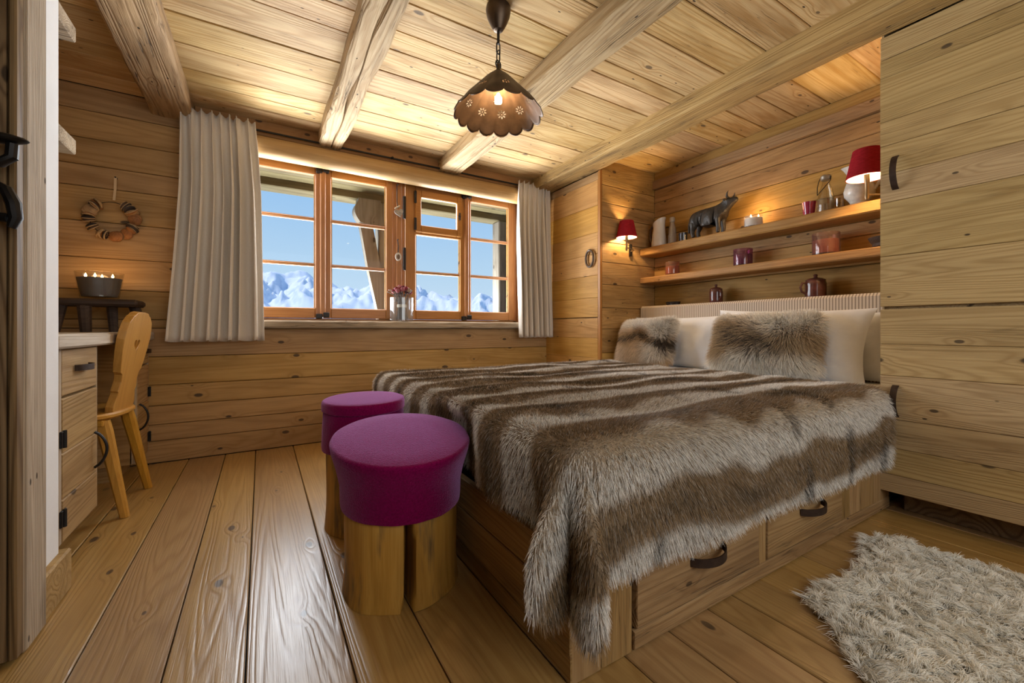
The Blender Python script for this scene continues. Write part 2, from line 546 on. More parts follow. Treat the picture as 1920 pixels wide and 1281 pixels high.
def put(name, data, parent=None, M=None):
    o = bpy.data.objects.new(name, data)
    COL.objects.link(o)
    M = M if M is not None else Matrix.Identity(4)
    if parent is not None:
        o.parent = parent
        M = WM[parent.name].inverted() @ M
        o.matrix_basis = M
        WM[o.name] = WM[parent.name] @ M
    else:
        o.matrix_basis = M
        WM[o.name] = M
    return o


def obj(name, mb, mat, parent=None, M=None, smooth=True, ang=35, local=True):
    """mesh object; the mesh is written in the frame M (world when None)"""
    return put(name, mb.mesh(name, mat, smooth, ang), parent, M)


def thing(name, label, cat, loc=(0, 0, 0), rz=0.0, group=None):
    o = put(name, None, None, Matrix.Translation(loc) @ Matrix.Rotation(rz, 4, 'Z'))
    o.empty_display_size = 0.1
    o['label'] = label
    o['category'] = cat
    if group:
        o['group'] = group
    return o


def tag(o, label, cat, group=None):
    o['label'] = label
    o['category'] = cat
    if group:
        o['group'] = group
    return o


def structure(name, label=None):
    o = put(name, None)
    o['kind'] = 'structure'
    if label:
        o['label'] = label
    return o


def mirror_kind(o, label=None):
    o['kind'] = 'structure'
    if label:
        o['label'] = label
    return o


def frame(o, xd, yd):
    x = Vector(xd).normalized()
    y = Vector(yd).normalized()
    z = x.cross(y)
    M = Matrix((x, y, z)).transposed().to_4x4()
    M.translation = Vector(o)
    return M


def plank(parent, o, xd, yd, length, width, thick, mat, gap=0.003, c=0.004, proud=None, name='plank'):
    """board: o = corner of its visible face, xd along, yd across, visible face towards xd x yd; it lies behind that face"""
    p = rng.uniform(-0.0015, 0.0015) if proud is None else proud
    mb = MB()
    g = gap / 2
    L, Wd = length, width
    vs_ = [(0, g, -thick), (L, g, -thick), (L, Wd - g, -thick), (0, Wd - g, -thick),
           (0, g, p - c), (L, g, p - c), (L, Wd - g, p - c), (0, Wd - g, p - c),
           (c * .4, g + c, p), (L - c * .4, g + c, p), (L - c * .4, Wd - g - c, p), (c * .4, Wd - g - c, p)]
    fs = [(3, 2, 1, 0), (8, 9, 10, 11)]
    for a in range(4):
        b = (a + 1) % 4
        fs += [(a, b, 4 + b, 4 + a), (4 + a, 4 + b, 8 + b, 8 + a)]
    mb.add(vs_, fs)
    return obj(name, mb, mat, parent, frame(o, xd, yd), smooth=False)


def rows(parent, o, xd, yd, length, marks, thick, mat, **kw):
    """boards lying side by side: marks are the joints measured along yd from o"""
    out = []
    yv = Vector(yd).normalized()
    for a, b in zip(marks[:-1], marks[1:]):
        out.append(plank(parent, Vector(o) + yv * a, xd, yd, length, b - a, thick, mat, **kw))
    return out


def fur(name, parent, roots, vecs, cols, radius, bend=None, npts=4, mat=None, label=None):
    """hair strands: roots, growth vectors (with length), bend added with t*t"""
    n = len(roots)
    t = np.linspace(0, 1, npts)[None, :, None]
    P = roots[:, None, :] + vecs[:, None, :] * t
    if bend is not None:
        P = P + bend[:, None, :] * t * t
    hc = bpy.data.hair_curves.new(name)
    hc.add_curves([npts] * n)
    hc.attributes['position'].data.foreach_set('vector', P.astype(np.float32).ravel()) if 'position' in hc.attributes else hc.position_data.foreach_set('vector', P.astype(np.float32).ravel())
    ra = hc.attributes.get('radius') or hc.attributes.new('radius', 'FLOAT', 'POINT')
    rr = radius * (1.0 - 0.8 * np.linspace(0, 1, npts) ** 1.5)
    ra.data.foreach_set('value', np.tile(rr, n).astype(np.float32))
    ca = hc.attributes.new('fur_colour', 'FLOAT_COLOR', 'CURVE')
    c4 = np.concatenate([np.clip(cols, 0.004, 0.95), np.ones((n, 1))], 1)
    ca.data.foreach_set('color', c4.astype(np.float32).ravel())
    hc.materials.append(mat)
    o = put(name, hc, parent)
    o['kind'] = 'stuff'
    return o


def hair_material(name, root=0.72, rough=0.55):
    m = bpy.data.materials.new(name)
    N = NT(m)
    at = N.n('Attribute', attribute_name='fur_colour')
    ci = N.n('HairInfo')
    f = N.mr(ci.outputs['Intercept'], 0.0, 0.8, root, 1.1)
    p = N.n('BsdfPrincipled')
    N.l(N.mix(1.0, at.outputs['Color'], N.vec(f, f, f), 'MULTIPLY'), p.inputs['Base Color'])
    p.inputs['Roughness'].default_value = rough
    p.inputs['Specular IOR Level'].default_value = 0.25
    o = N.n('OutputMaterial')
    N.l(p.outputs[0], o.inputs[0])
    return m


def copy_tree(o, M, label=None, parent=None):
    c = o.copy()
    COL.objects.link(c)
    if parent is None:
        c.matrix_basis = M
        WM[c.name] = M
        if label:
            c['label'] = label
    else:
        c.parent = parent
        WM[c.name] = WM[parent.name] @ c.matrix_basis
    for ch in list(o.children):
        copy_tree(ch, None, None, c)
    return c


# ------------------------------------------------------------------ room measures (metres)
YW = 3.54        # window wall
XR = 3.25        # wall behind the bed
XC = 2.55        # wardrobe fronts
YF = 0.80        # front of bed / end of the near wardrobe
YA = 2.73        # side of the far wardrobe towards the bed
ZC = 2.38        # ceiling boards
ZB = 2.28        # underside of beams
YBK = -1.3       # wall behind the camera
XL = -1.35       # outer left wall
# ------------------------------------------------------------------ floor and ceiling
fl = structure('floor', 'wide worn pine floor boards')
obj('subfloor', MB().box((XL - .1, YBK - .1, -0.16), (XR + .1, YW + .1, -0.03)), GAP, fl, smooth=False)
fx = [XL, -1.10, -0.86, -0.63, -0.42, -0.215, -0.035, 0.205, 0.405, 0.655, 0.84, 1.02, 1.205, 1.335, 1.50, 1.65, 1.80, 1.98, 2.21, 2.42, 2.62, 2.9, XR]
for a, b in zip(fx[:-1], fx[1:]):
    plank(fl, (a, YW, 0), (0, -1, 0), (1, 0, 0), YW - YBK, b - a, 0.03, W_FLOOR, gap=0.004, c=0.003, proud=rng.uniform(-0.0015, 0.0))

ce = structure('ceiling', 'pale pine ceiling boards between rough beams')
obj('ceiling_backing', MB().box((XL - .1, YBK - .1, ZC + 0.025), (XR + .1, YW + .1, ZC + 0.1)), GAP, ce, smooth=False)
cy = [3.54, 3.32, 3.16, 3.02, 2.73, 2.47, 2.24, 2.05, 1.87, 1.68, 1.45, 1.25, 1.0, 0.78, 0.52, 0.3, 0.05, -0.2, -0.45, -0.7, -1.0, -1.3]
bays = [(XL, -0.5), (-0.5, 0.45), (0.45, 1.44), (1.44, 2.45), (2.45, XR)]
for bi, (a, b) in enumerate(bays):
    ys = [cy[0]] + [q + rng.uniform(-.045, .045) for q in cy[1:-1]] + [cy[-1]]
    for y0, y1 in zip(ys[:-1], ys[1:]):
        plank(ce, (a, y0, ZC), (1, 0, 0), (0, -1, 0), b - a, y0 - y1, 0.025, W_CEIL, gap=0.003, c=0.004, proud=rng.uniform(-0.002, 0.002))


def rough_beam(name, x0, x1, y0, y1, z0, z1, mat, rough, label, seed, chip=0.0, split=None):
    """hewn beam along y with uneven arrises and an optional long split in its underside"""
    ny = 60
    mb = MB()
    w = x1 - x0
    us = [0.0, 0.06, 0.25, 0.47, 0.5, 0.53, 0.75, 0.94, 1.0]
    ring = []
    for j in range(ny + 1):
        t = j / ny
        y = y0 + (y1 - y0) * t
        L = (y1 - y0) * t

        def nz(a, f=1.0):
            return mnoise.noise(Vector((L * 2.2 * f, a * 7.3 + seed * 3.1, seed)))
        ch0 = max(0, nz(1, 5)) * chip + 0.010 + 0.006 * nz(2, 4)
        ch1 = max(0, nz(3, 5)) * chip * .5 + 0.010 + 0.006 * nz(4, 4)
        ex0, ex1 = rough * nz(5), rough * nz(6)
        pts = [(x0 + ex0, z1), (x0 + ex0 + rough * .4 * nz(15, 2), (z0 + z1) / 2), (x0 + ex0, z0 + ch0)]
        xc = (x0 + x1) / 2 + 0.02 * nz(9)
        for u in us:
            xx = x0 + ex0 + ch0 + (x1 + ex1 - ch1 - x0 - ex0 - ch0) * u
            zz = z0 + rough * .35 * nz(7 + u * 2) + 0.004 * nz(8 + u * 3, 4)
            if split is not None and abs(u - 0.5) < 0.001:
                xx = xc + split[0]
            elif split is not None and 0.45 < u < 0.55:
                ww = split[1] * (0.5 + max(0, nz(11, 1.2)) * 1.6) * (1 if split[2] < t < split[3] else 0.0)
                xx = xc + split[0] + (-1 if u < .5 else 1) * max(ww, 0.0008)
            if split is not None and abs(u - 0.5) < 0.001 and split[2] < t < split[3]:
                zz += 0.035
            pts.append((xx, zz))
        pts += [(x1 + ex1, z0 + ch1), (x1 + ex1 + rough * .4 * nz(16, 2), (z0 + z1) / 2), (x1 + ex1, z1)]
        ring.append([(a, y, b) for a, b in pts])
    k = len(ring[0])
    vs_ = [q for r_ in ring for q in r_]
    fs = []
    for j in range(ny):
        for i in range(k - 1):
            fs.append((j * k + i, j * k + i + 1, (j + 1) * k + i + 1, (j + 1) * k + i))
    fs.append(tuple(reversed(range(k))))
    fs.append(tuple(ny * k + i for i in range(k)))
    mb.add(vs_, [tuple(reversed(f)) for f in fs])
    o = obj(name, mb, mat, None, ang=30)
    o['kind'] = 'structure'
    tag(o, label, 'beam')
    return o


W_BEAMY = wood('old_beam_wood_lengthwise', (0.60, 0.46, 0.29), (0.36, 0.22, 0.10), axis='y', ring=0.45, knots=0.3, tone=0.4, gy=9, rings=14, vary=0.1, rough=0.75, cracks=0.8, stain=0.28, worm=0.14, bump=0.8, rel=0.006)
W_BEAMD = wood('brown_beam_wood_lengthwise', (0.50, 0.345, 0.18), (0.29, 0.175, 0.08), axis='y', ring=0.45, knots=0.3, tone=0.45, gy=9, rings=14, vary=0.1, rough=0.75, cracks=0.8, stain=0.35, worm=0.16, bump=0.8, rel=0.006)
W_BEAM4 = wood('tan_beam_wood_lengthwise', (0.52, 0.36, 0.18), (0.31, 0.19, 0.085), axis='y', ring=0.5, knots=0.35, tone=0.35, gy=9, rings=20, vary=0.1, rough=0.7, cracks=0.6, stain=0.45, worm=0.08, bump=0.6, rel=0.005)
rough_beam('ceiling_beam', -0.62, -0.388, YBK, YW, ZB - 0.0, ZC, W_BEAMD, 0.016, 'brown hewn ceiling beam with a chipped edge above the left curtain', 1, chip=0.03)
rough_beam('ceiling_beam', 0.37, 0.545, YBK, YW, ZB, ZC, W_BEAMY, 0.022, 'pale wormy ceiling beam with a long dark split, over the left casements', 2, chip=0.035, split=(0.005, 0.009, 0.42, 1.0))
rough_beam('ceiling_beam', 1.345, 1.545, YBK, YW, ZB, ZC, W_BEAMY, 0.006, 'ceiling beam with a fine crack, just behind the hanging lamp', 3, chip=0.004, split=(0.03, 0.0018, 0.0, 1.0))
rough_beam('ceiling_beam', 2.335, 2.56, YBK, YW, ZB, ZC, W_BEAM4, 0.006, 'tan ceiling beam running along the top of the wardrobes', 4, chip=0.006)

# ------------------------------------------------------------------ window wall
wb = structure('wall_back', 'knotty board wall with the window')
OX0, OX1, OZ0, OZ1 = -0.12, 2.26, 0.885, 2.19          # opening in the boards
obj('wall_backing', MB().box((XL - .1, YW + .02, -.03), (OX0 - .02, YW + .24, ZC + .05)).box((OX1 + .02, YW + .02, -.03), (XR + .1, YW + .24, ZC + .05))
    .box((OX0 - .02, YW + .02, -.03), (OX1 + .02, YW + .24, OZ0 - .0)).box((OX0 - .02, YW + .02, OZ1 + .02), (OX1 + .02, YW + .24, ZC + .05)), GAP, wb, smooth=False)
zj = [0.0, 0.143, 0.25, 0.375, 0.511, 0.697, OZ0]
rows(wb, (XL, YW, 0), (1, 0, 0), (0, 0, 1), XC + 0.02 - XL, zj, 0.02, W_WALL)
zj2 = [OZ0, 0.94, 1.125, 1.323, 1.547, 1.759, 1.891, 2.057, 2.227, ZC]
rows(wb, (XL, YW, 0), (1, 0, 0), (0, 0, 1), OX0 - XL, zj2, 0.02, W_WALL)
rows(wb, (OX1, YW, 0), (1, 0, 0), (0, 0, 1), XC + 0.02 - OX1, zj2, 0.02, W_WALL)
# reveal boards
for a, b in ((OX0 - .02, OX0), (OX1, OX1 + .02)):
    obj('reveal_board', MB().cbox((a, YW - .001, OZ0), (b, YW + .2, OZ1 + .02), .003), W_WINZ, wb, smooth=False)
# wall beam under the ceiling and the rounded lintel log below it
o = obj('trim_1', MB().cbox((-0.385, YW - 0.045, 2.275), (2.335, YW + .01, ZC + .01), .006), W_WBEAM, None, smooth=False)
mirror_kind(o, 'dark knotty wall plate between ceiling and lintel')
mb = MB()
prof = []
for i in range(13):
    a = -PI * 0.5 + PI * 0.78 * i / 12
    prof.append((0.075 * math.cos(a), 0.075 * math.sin(a)))
out2 = [(YW - 0.02 - p, 2.205 + q) for p, q in prof] + [(YW + .06, 2.262), (YW + .06, 2.15), (YW + .0, 2.132)]
n = len(out2)
nx = 40
vs_ = []
for i in range(nx + 1):
    x = -0.40 + (2.54 + 0.40) * i / nx
    for a, b in out2:
        e = 0.004 * mnoise.noise(Vector((x * 3, a * 20, b * 20)))
        vs_.append((x, a + e, b + e))
fs = [(i * n + k, i * n + (k + 1) % n, (i + 1) * n + (k + 1) % n, (i + 1) * n + k) for i in range(nx) for k in range(n)]
fs += [tuple(reversed(range(n))), tuple(nx * n + k for k in range(n))]
mb.add(vs_, fs)
o = obj('trim_2', mb, W_LINT, None, ang=40)
mirror_kind(o, 'rounded log lintel over the window')

# ------------------------------------------------------------------ window
YG = 3.68


def wx(x):
    return x * YG / 3.62


def wz(z):
    return 0.88 + (z - 0.88) * YG / 3.62


win = structure('window_1', 'two pairs of red pine casements with small panes')
FY0, FY1 = YG - 0.012, YG + 0.05
fr = MB()
fr.cbox((OX0, FY0, 2.16), (OX1, FY1, OZ1 + .01), .004).cbox((OX0, FY0, 0.93), (OX1, FY1, 0.965), .004)
obj('head_and_foot_rail', fr, W_WIN, win, smooth=False)
obj('jamb', MB().cbox((OX0, FY0, .93), (OX0 + .035, FY1, OZ1), .004), W_WINZ, win, smooth=False)
obj('jamb', MB().cbox((OX1 - .035, FY0, .93), (OX1, FY1, OZ1), .004), W_WINZ, win, smooth=False)
obj('centre_post', MB().cbox((wx(.965), FY0 - .012, .94), (wx(1.075), FY1, 2.18), .006).cbox((wx(1.0), FY0 - .022, .94), (wx(1.045), FY0, 2.18), .005), W_WINZ, win, smooth=False)


def casement(x0, x1, g0, g1, vent=False, lip=0):
    """sash from x0 to x1 with glass between g0 and g1"""
    y0, y1 = YG - 0.035, YG + 0.015
    z0, z1, h0, h1 = wz(.965), wz(2.165), wz(1.046), wz(2.089)
    m1, m2 = wz(1.742), wz(1.384)
    sash = obj('casement', MB().cbox((x0, y0, z0), (g0, y1, z1), .006).cbox((g1, y0, z0), (x1, y1, z1), .006), W_WINZ, win, smooth=False)
    obj('rail', MB().cbox((g0 - .002, y0 + .001, z0), (g1 + .002, y1, h0), .006), W_WIN, sash, smooth=False)
    obj('rail', MB().cbox((g0 - .002, y0 + .001, h1), (g1 + .002, y1, z1), .006), W_WIN, sash, smooth=False)
    bars = [m2] if vent else [m1, m2]
    for z in bars:
        obj('glazing_bar', MB().cbox((g0 - .002, y0 + .008, z - .013), (g1 + .002, y1, z + .013), .007), W_WIN, sash, smooth=False)
    zs = [h0, m2, m1, h1]
    if vent:
        vz0 = wz(1.735)
        obj('glazing_bar', MB().cbox((g0 - .002, y0 + .004, vz0 - .02), (g1 + .002, y1, vz0 + .004), .005), W_WIN, sash, smooth=False)
        v0, v1, vg0, vg1, vh0, vh1 = g0 - .012, g1 + .012, wx(1.213), wx(1.556), wz(1.80), wz(2.045)
        ventf = obj('vent_casement', MB().cbox((v0, y0 - .022, vz0), (vg0, y0 + .02, h1 + .02), .006).cbox((vg1, y0 - .022, vz0), (v1, y0 + .02, h1 + .02), .006)
                    .cbox((vg0 - .002, y0 - .021, vz0), (vg1 + .002, y0 + .02, vh0), .006).cbox((vg0 - .002, y0 - .021, vh1), (vg1 + .002, y0 + .02, h1 + .02), .006), W_WIN, win, smooth=False)
        obj('vent_pane', MB().box((vg0, y0 + .004, vh0), (vg1, y0 + .008, vh1)), PANE, ventf, smooth=False)
        for zc in (h1 - .05, vz0 + .07):
            obj('vent_hinge', MB().cbox((v0 - .012, y0 - .030, zc - .055), (v0 + .010, y0 - .018, zc + .055), .003), IRON, ventf, smooth=False)
        obj('vent_latch', MB().lathe([(0, -.002), (.012, 0), (.012, .012), (.006, .016)], 10).cbox((-.007, -.035, .008), (.007, .035, .016), .003), IRON, ventf,
            frame((v1 - .03, y0 - .021, (vh0 + vh1) / 2), (1, 0, 0), (0, 0, 1)), smooth=False)
        zs = [h0, m2, vz0 - .01]
    for a, b in zip(zs[:-1], zs[1:]):
        obj('pane', MB().box((g0, YG - .004, a), (g1, YG, b)), PANE, sash, smooth=False)
    # fine bead round the glass
    bd = MB()
    for xx in (g0, g1 - .008):
        bd.cbox((xx, y0 + .012, h0), (xx + .008, y1 - .02, h1 if not vent else wz(1.735)), .002)
    obj('glazing_bead', bd, W_LINT, sash, smooth=False)
    return sash


casement(wx(-.13), wx(.412), wx(-.075), wx(.361))
casement(wx(.418), wx(.968), wx(.478), wx(.909))
casement(wx(1.075), wx(1.652), wx(1.17), wx(1.594), vent=True)
casement(wx(1.658), wx(2.19), wx(1.705), wx(2.118))
for xx in (wx(.415), wx(1.655)):
    obj('cover_strip', MB().cbox((xx - .022, YG - .055, .975), (xx + .022, YG - .03, 2.155), .008), W_WINZ, win, smooth=False)
    for z in (2.145, .985):
        obj('espagnolette_keeper', MB().cbox((xx - .05, YG - .065, z - .022), (xx - .004, YG - .03, z + .016), .004).cbox((xx + .002, YG - .072, z - .012), (xx + .045, YG - .03, z + .028), .004), IRON, win, smooth=False)
for zc in (1.955, 1.50):
    obj('window_hinge', MB().cbox((wx(1.055), YG - .046, zc - .10), (wx(1.078), YG - .028, zc + .10), .004), IRON, win, smooth=False)
# sill board
sill = obj('sill', MB().cbox((OX0 - .04, YW - .085, .885), (OX1 + .03, YG - .0, .945), .012), W_GREY, win, smooth=False)

# small ornaments hanging on the centre post
xx = wx(1.005)
t = thing('hanging_heart', 'small grey heart trinket on a dark cord, high on the window post', 'ornament', (xx, YG - .07, 1.90))
obj('nail', MB().tube([(xx - .0, YG - .07, 2.14), (xx, YG - .03, 2.14)], .004, 6), IRON, t)
obj('cord', MB().tube([(xx - .012, YG - .065, 2.14), (xx - .010, YG - .06, 1.99), (xx, YG - .06, 1.93)], .004, 6), IRON, t)
hp = []
for i in range(28):
    a = 2 * PI * i / 28
    hp.append((0.0024 * 16 * math.sin(a) ** 3, 0.0024 * (13 * math.cos(a) - 5 * math.cos(2 * a) - 2 * math.cos(3 * a) - math.cos(4 * a))))
obj('heart', MB().prism(hp, -.006, .006, frame((xx + .008, YG - .062, 1.895), (1, 0, 0.25), (-.25, 0, 1))), plain('grey_tin', (.30, .27, .24), .4, .5, nscale=60, namp=.4), t)
obj('bow', MB().tube([(xx - .03, YG - .066, 1.925), (xx, YG - .068, 1.945), (xx + .012, YG - .066, 1.955)], .006, 6), plain('pale_string', (.6, .55, .45), .8), t)
t = thing('hanging_medallion', 'small pale oval medallion on a dark cord, lower on the window post', 'ornament', (xx, YG - .07, 1.50))
obj('nail', MB().tube([(xx, YG - .07, 1.66), (xx, YG - .03, 1.66)], .004, 6), IRON, t)
obj('cord', MB().tube([(xx - .006, YG - .065, 1.66), (xx + .004, YG - .06, 1.60), (xx, YG - .06, 1.545)], .004, 6), IRON, t)
ov = [(.026 * math.cos(2 * PI * i / 28), .036 * math.sin(2 * PI * i / 28)) for i in range(28)]
obj('medallion', MB().prism(ov, -.005, .005, frame((xx, YG - .062, 1.51), (1, 0, 0), (0, 0, 1))), plain('bone_white', (.62, .58, .52), .5), t)
ov = [(.014 * math.cos(2 * PI * i / 20), .022 * math.sin(2 * PI * i / 20)) for i in range(20)]
obj('medallion_centre', MB().prism(ov, .004, .008, frame((xx, YG - .062, 1.508), (1, 0, 0), (0, 0, 1))), plain('brown_relief', (.16, .10, .07), .6, nscale=120, namp=.5), t)

# ------------------------------------------------------------------ outside: eaves, post, brace, snow and mountains
ea = structure('eaves_roof', 'roof boards and eaves beam seen through the top of the window')
obj('eaves_beam', MB().cbox((-3.5, 4.62, 2.255), (5.5, 4.83, 2.42), .01), W_OUT, ea, smooth=False)
for i in range(7):
    y0 = 3.80 + i * .165
    obj('soffit_board', MB().cbox((-3.5, y0, 2.335), (5.5, y0 + .16, 2.36), .004), W_OUT, ea, smooth=False)
po = structure('eaves_posts', 'weathered posts and curved brace outside the window')
for x0, x1 in ((1.09, 1.25), (2.58, 2.76)):
    obj('post', MB().cbox((x0, 4.60, -2.5), (x1, 4.78, 2.255), .012), W_OUTZ, po, smooth=False)
kn = [(1.10, 2.255), (.87, 2.255)] + [(.87 + .02 - .06 * math.sin(PI * i / 8), 2.25 - .25 * i / 8) for i in range(1, 9)] + [(.97, 1.985), (1.10, 1.985)]
obj('bracket_block', MB().prism(kn, -.07, .07, frame((0, 4.62, 0), (1, 0, 0), (0, 0, 1))), W_OUTZ, po)
br = [(.885, 2.0), (.905, 1.9), (.965, 1.55), (1.075, 1.05), (1.09, .9), (1.2, .9), (1.2, 1.1), (1.10, 1.55), (1.035, 1.9), (1.01, 2.0)]
obj('brace', MB().prism(br, -.05, .05, frame((0, 4.62, 0), (1, 0, 0), (0, 0, 1))), W_OUTZ, po)

SNOW = bpy.data.materials.new('snow_and_rock')
N = NT(SNOW)
geo = N.n('NewGeometry')
spn = N.n('SeparateXYZ')
N.l(geo.outputs['Normal'], spn.inputs[0])
tcn = N.n('TexCoord')
nz_ = N.noise(tcn.outputs['Object'], 0.012, 6.0, 0.65)
slope = N.m('ADD', spn.outputs['Z'], N.m('MULTIPLY_ADD', nz_, 0.9, -0.45))
rock = N.mr(slope, 0.78, 0.58)
p = N.n('BsdfPrincipled')
N.l(N.mix(N.m('MULTIPLY', rock, 0.75), (0.86, 0.89, 0.93), (0.52, 0.61, 0.72)), p.inputs['Base Color'])  # rock kept pale and bluish, distance haze mixed into its colour
p.inputs['Roughness'].default_value = 0.9
o_ = N.n('OutputMaterial')
N.l(p.outputs[0], o_.inputs[0])

mo = structure('mountain_range', 'snowy mountain range far beyond the window')
az = [(-1.2, 95), (-.62, 96), (-.6, 105), (-.57, 107), (-.545, 103), (-.527, 108), (-.51, 110), (-.49, 106), (-.475, 92), (-.44, 88), (-.41, 74), (-.395, 77), (-.37, 66), (-.345, 82), (-.333, 85),
      (-.305, 70), (-.25, 74), (-.226, 70), (-.205, 56), (-.18, 52), (-.14, 44), (-.1, 40), (-.075, 57), (-.05, 50), (-.036, 44), (-.01, 53), (.02, 46), (.2, 70), (.6, 60), (1.2, 75)]
AZ = np.array([a for a, b in az])
AE = np.array([b for a, b in az]) / 780.0
fwv = np.array([math.sin(R(31.07)), math.cos(R(31.07))])
rtv = np.array([math.cos(R(31.07)), -math.sin(R(31.07))])
na, nd = 420, 70
lat = np.linspace(-1.1, .9, na)
dep = np.linspace(0, 1, nd)
vs_ = []
for i in range(na):
    e = float(np.interp(lat[i], AZ, AE))
    for j in range(nd):
        D = 2600 + 5200 * dep[j]
        q = fwv * D + rtv * (lat[i] * D)
        u = (D - 2600) / 3400.0
        base = min(1.0, u) ** 1.3 * (1.0 if u <= 1 else max(0.0, 1 - (u - 1) * 1.2))
        n1 = mnoise.noise(Vector((q[0] / 900, q[1] / 1500, 3)))
        n2 = 1 - abs(mnoise.noise(Vector((q[0] / 420, q[1] / 900, 8)))) * 2
        n3 = 1 - abs(mnoise.noise(Vector((q[0] / 150, q[1] / 300, 5)))) * 2
        n4 = mnoise.noise(Vector((q[0] / 60, q[1] / 90, 1)))
        f = 4 * u * (1 - u) if 0 < u < 1 else 0.0
        hgt = 0.88 + e * 6000 * base * (1 + f * 0.25 * n1) + f * (110 * n2 + 90 * n3) + (12 * n3 + 10 * n4) * min(1, base * 2) - 20 + f * 34 * (1 - abs(mnoise.noise(Vector((q[0] / 85, q[1] / 170, 13)))) * 2)
        vs_.append((q[0], q[1], hgt))
fs = [(i * nd + j, (i + 1) * nd + j, (i + 1) * nd + j + 1, i * nd + j + 1) for i in range(na - 1) for j in range(nd - 1)]
obj('mountain', MB().add(vs_, fs), SNOW, mo, ang=180)
sf = structure('snow_field', 'snow covered ground outside below the window')
obj('snow_ground', MB().box((-4000, 5.2, -3.2), (5000, 3400, -3.0)), plain('snow', (.85, .87, .90), .9, nscale=.02, namp=.05), sf, smooth=False)

# ------------------------------------------------------------------ alcove walls and hidden walls
wr = structure('wall_right', 'board wall behind the bed shelves')
obj('wall_right_backing', MB().box((XR + .02, YBK, -.03), (XR + .14, YW + .2, ZC + .05)), GAP, wr, smooth=False)
zr = [0, .22, .45, .67, .88, 1.08, 1.285, 1.47, 1.56, 1.76, 1.95, 2.09, 2.215]
rows(wr, (XR, YA, 0), (0, -1, 0), (0, 0, 1), YA - YF + .02, zr, .02, W_ALC)
plank(wr, (XR - .03, YA, 2.215), (0, -1, 0), (0, 0, 1), YA - YF - .004, .085, .05, W_BEDX, name='top_trim')
plank(wr, (XR, YA, 2.30), (0, -1, 0), (0, 0, 1), YA - YF + .02, .085, .02, W_WALL)
wa = structure('wall_alcove', 'board side of the alcove with the lamp')
za = [0, .22, .45, .67, .88, 1.068, 1.274, 1.472, 1.65, 1.875, 2.0, 2.157, ZC]
rows(wa, (XC + .022, YA, 0), (1, 0, 0), (0, 0, 1), XR - XC - .022, za, .02, W_ALC)
wl = structure('wall_left', 'outer left wall of the desk nook')
obj('wall_left_backing', MB().box((XL - .12, YBK, -.03), (XL - .02, YW + .2, ZC + .05)), GAP, wl, smooth=False)
rows(wl, (XL, 1.9, 0), (0, 1, 0), (0, 0, 1), YW - 1.9, [0, .25, .5, .75, .95, 1.2, 1.42, 1.65, 1.85, 2.1, ZC], .02, W_WALL)
wf = structure('wall_front', 'wall behind the camera')
obj('wall_front_backing', MB().box((XL - .1, YBK - .12, -.03), (XR + .1, YBK - .02, ZC + .05)), PLASTER, wf, smooth=False)
wp = structure('wall_partition', 'white plastered wall end beside the door')
obj('plaster', MB().cbox((XL - .01, 1.772, 0), (-.575, 1.965, ZC), .012), PLASTER, wp, smooth=False)
W_GREYZ = wood('grey_weathered_post_wood', (0.50, 0.42, 0.32), (0.27, 0.20, 0.13), axis='z', ring=0.55, knots=0.15, tone=0.3, gy=14, rings=26, vary=0.05, rough=0.8, cracks=0.7, stain=0.35, worm=0.12, bump=0.8)
tp = obj('trim_3', MB().cbox((-.74, 1.645, 0), (-.546, 1.775, ZC), .008), W_GREYZ, None, smooth=False)
mirror_kind(tp, 'weathered timber door post')
bb = obj('baseboard_left', MB().cbox((-.60, 1.776, 0), (-.553, 1.99, .138), .006), W_DESK, None, smooth=False)
mirror_kind(bb)
do = structure('door_1', 'dark plank door with iron latch at the picture edge')
for a, b in ((-.549, -.568), (-.568, -.75), (-.75, -.95), (-.95, -1.15), (-1.15, -1.34)):
    plank(do, (a, 1.605, .012), (0, 0, 1), (-1, 0, 0), 2.15, a - b, .036, W_DOORD, gap=.003)
lt = obj('latch_lever', MB().tube([(-.64, 1.60, 1.315), (-.615, 1.565, 1.302), (-.555, 1.545, 1.296), (-.538, 1.545, 1.312), (-.536, 1.545, 1.345)], [.009, .011, .013, .013, .012], 10)
         .ball((-.572, 1.545, 1.357), (.066, .03, .012), 20, 8), IRON, do)
obj('latch_rose', MB().lathe([(.026, 0), (.026, .006), (.018, .012)], 18), IRON, lt, frame((-.64, 1.603, 1.315), (1, 0, 0), (0, 0, 1)))
hk = obj('pull_handle', MB().tube([(-.61, 1.60, 1.250), (-.58, 1.57, 1.250), (-.55, 1.555, 1.230), (-.536, 1.55, 1.195), (-.532, 1.55, 1.16), (-.540, 1.55, 1.135)], [.007, .010, .013, .015, .013, .009], 10)
         .tube([(-.63, 1.60, 1.165), (-.59, 1.57, 1.165), (-.545, 1.555, 1.160)], [.010, .011, .012], 10), IRON, do)


def bow(name, p0, p1, out, w, parent, mat=RUST, strap=True, proud=.045, th=.004, seg=14):
    """handle bowed out between two ends, with a rivet head at each"""
    p0, p1, out = Vector(p0), Vector(p1), Vector(out)
    pts = []
    for i in range(seg + 1):
        t = i / seg
        s_ = math.sin(PI * t) ** 0.65
        pts.append(p0.lerp(p1, t) + out * (proud * s_))
    mb = MB()
    wd = (p1 - p0).cross(out)
    if strap:
        mb.ribbon(pts, wd, w, th)
    else:
        mb.tube(pts, w / 2, 8)
    o = obj(name, mb, mat, parent)
    return o


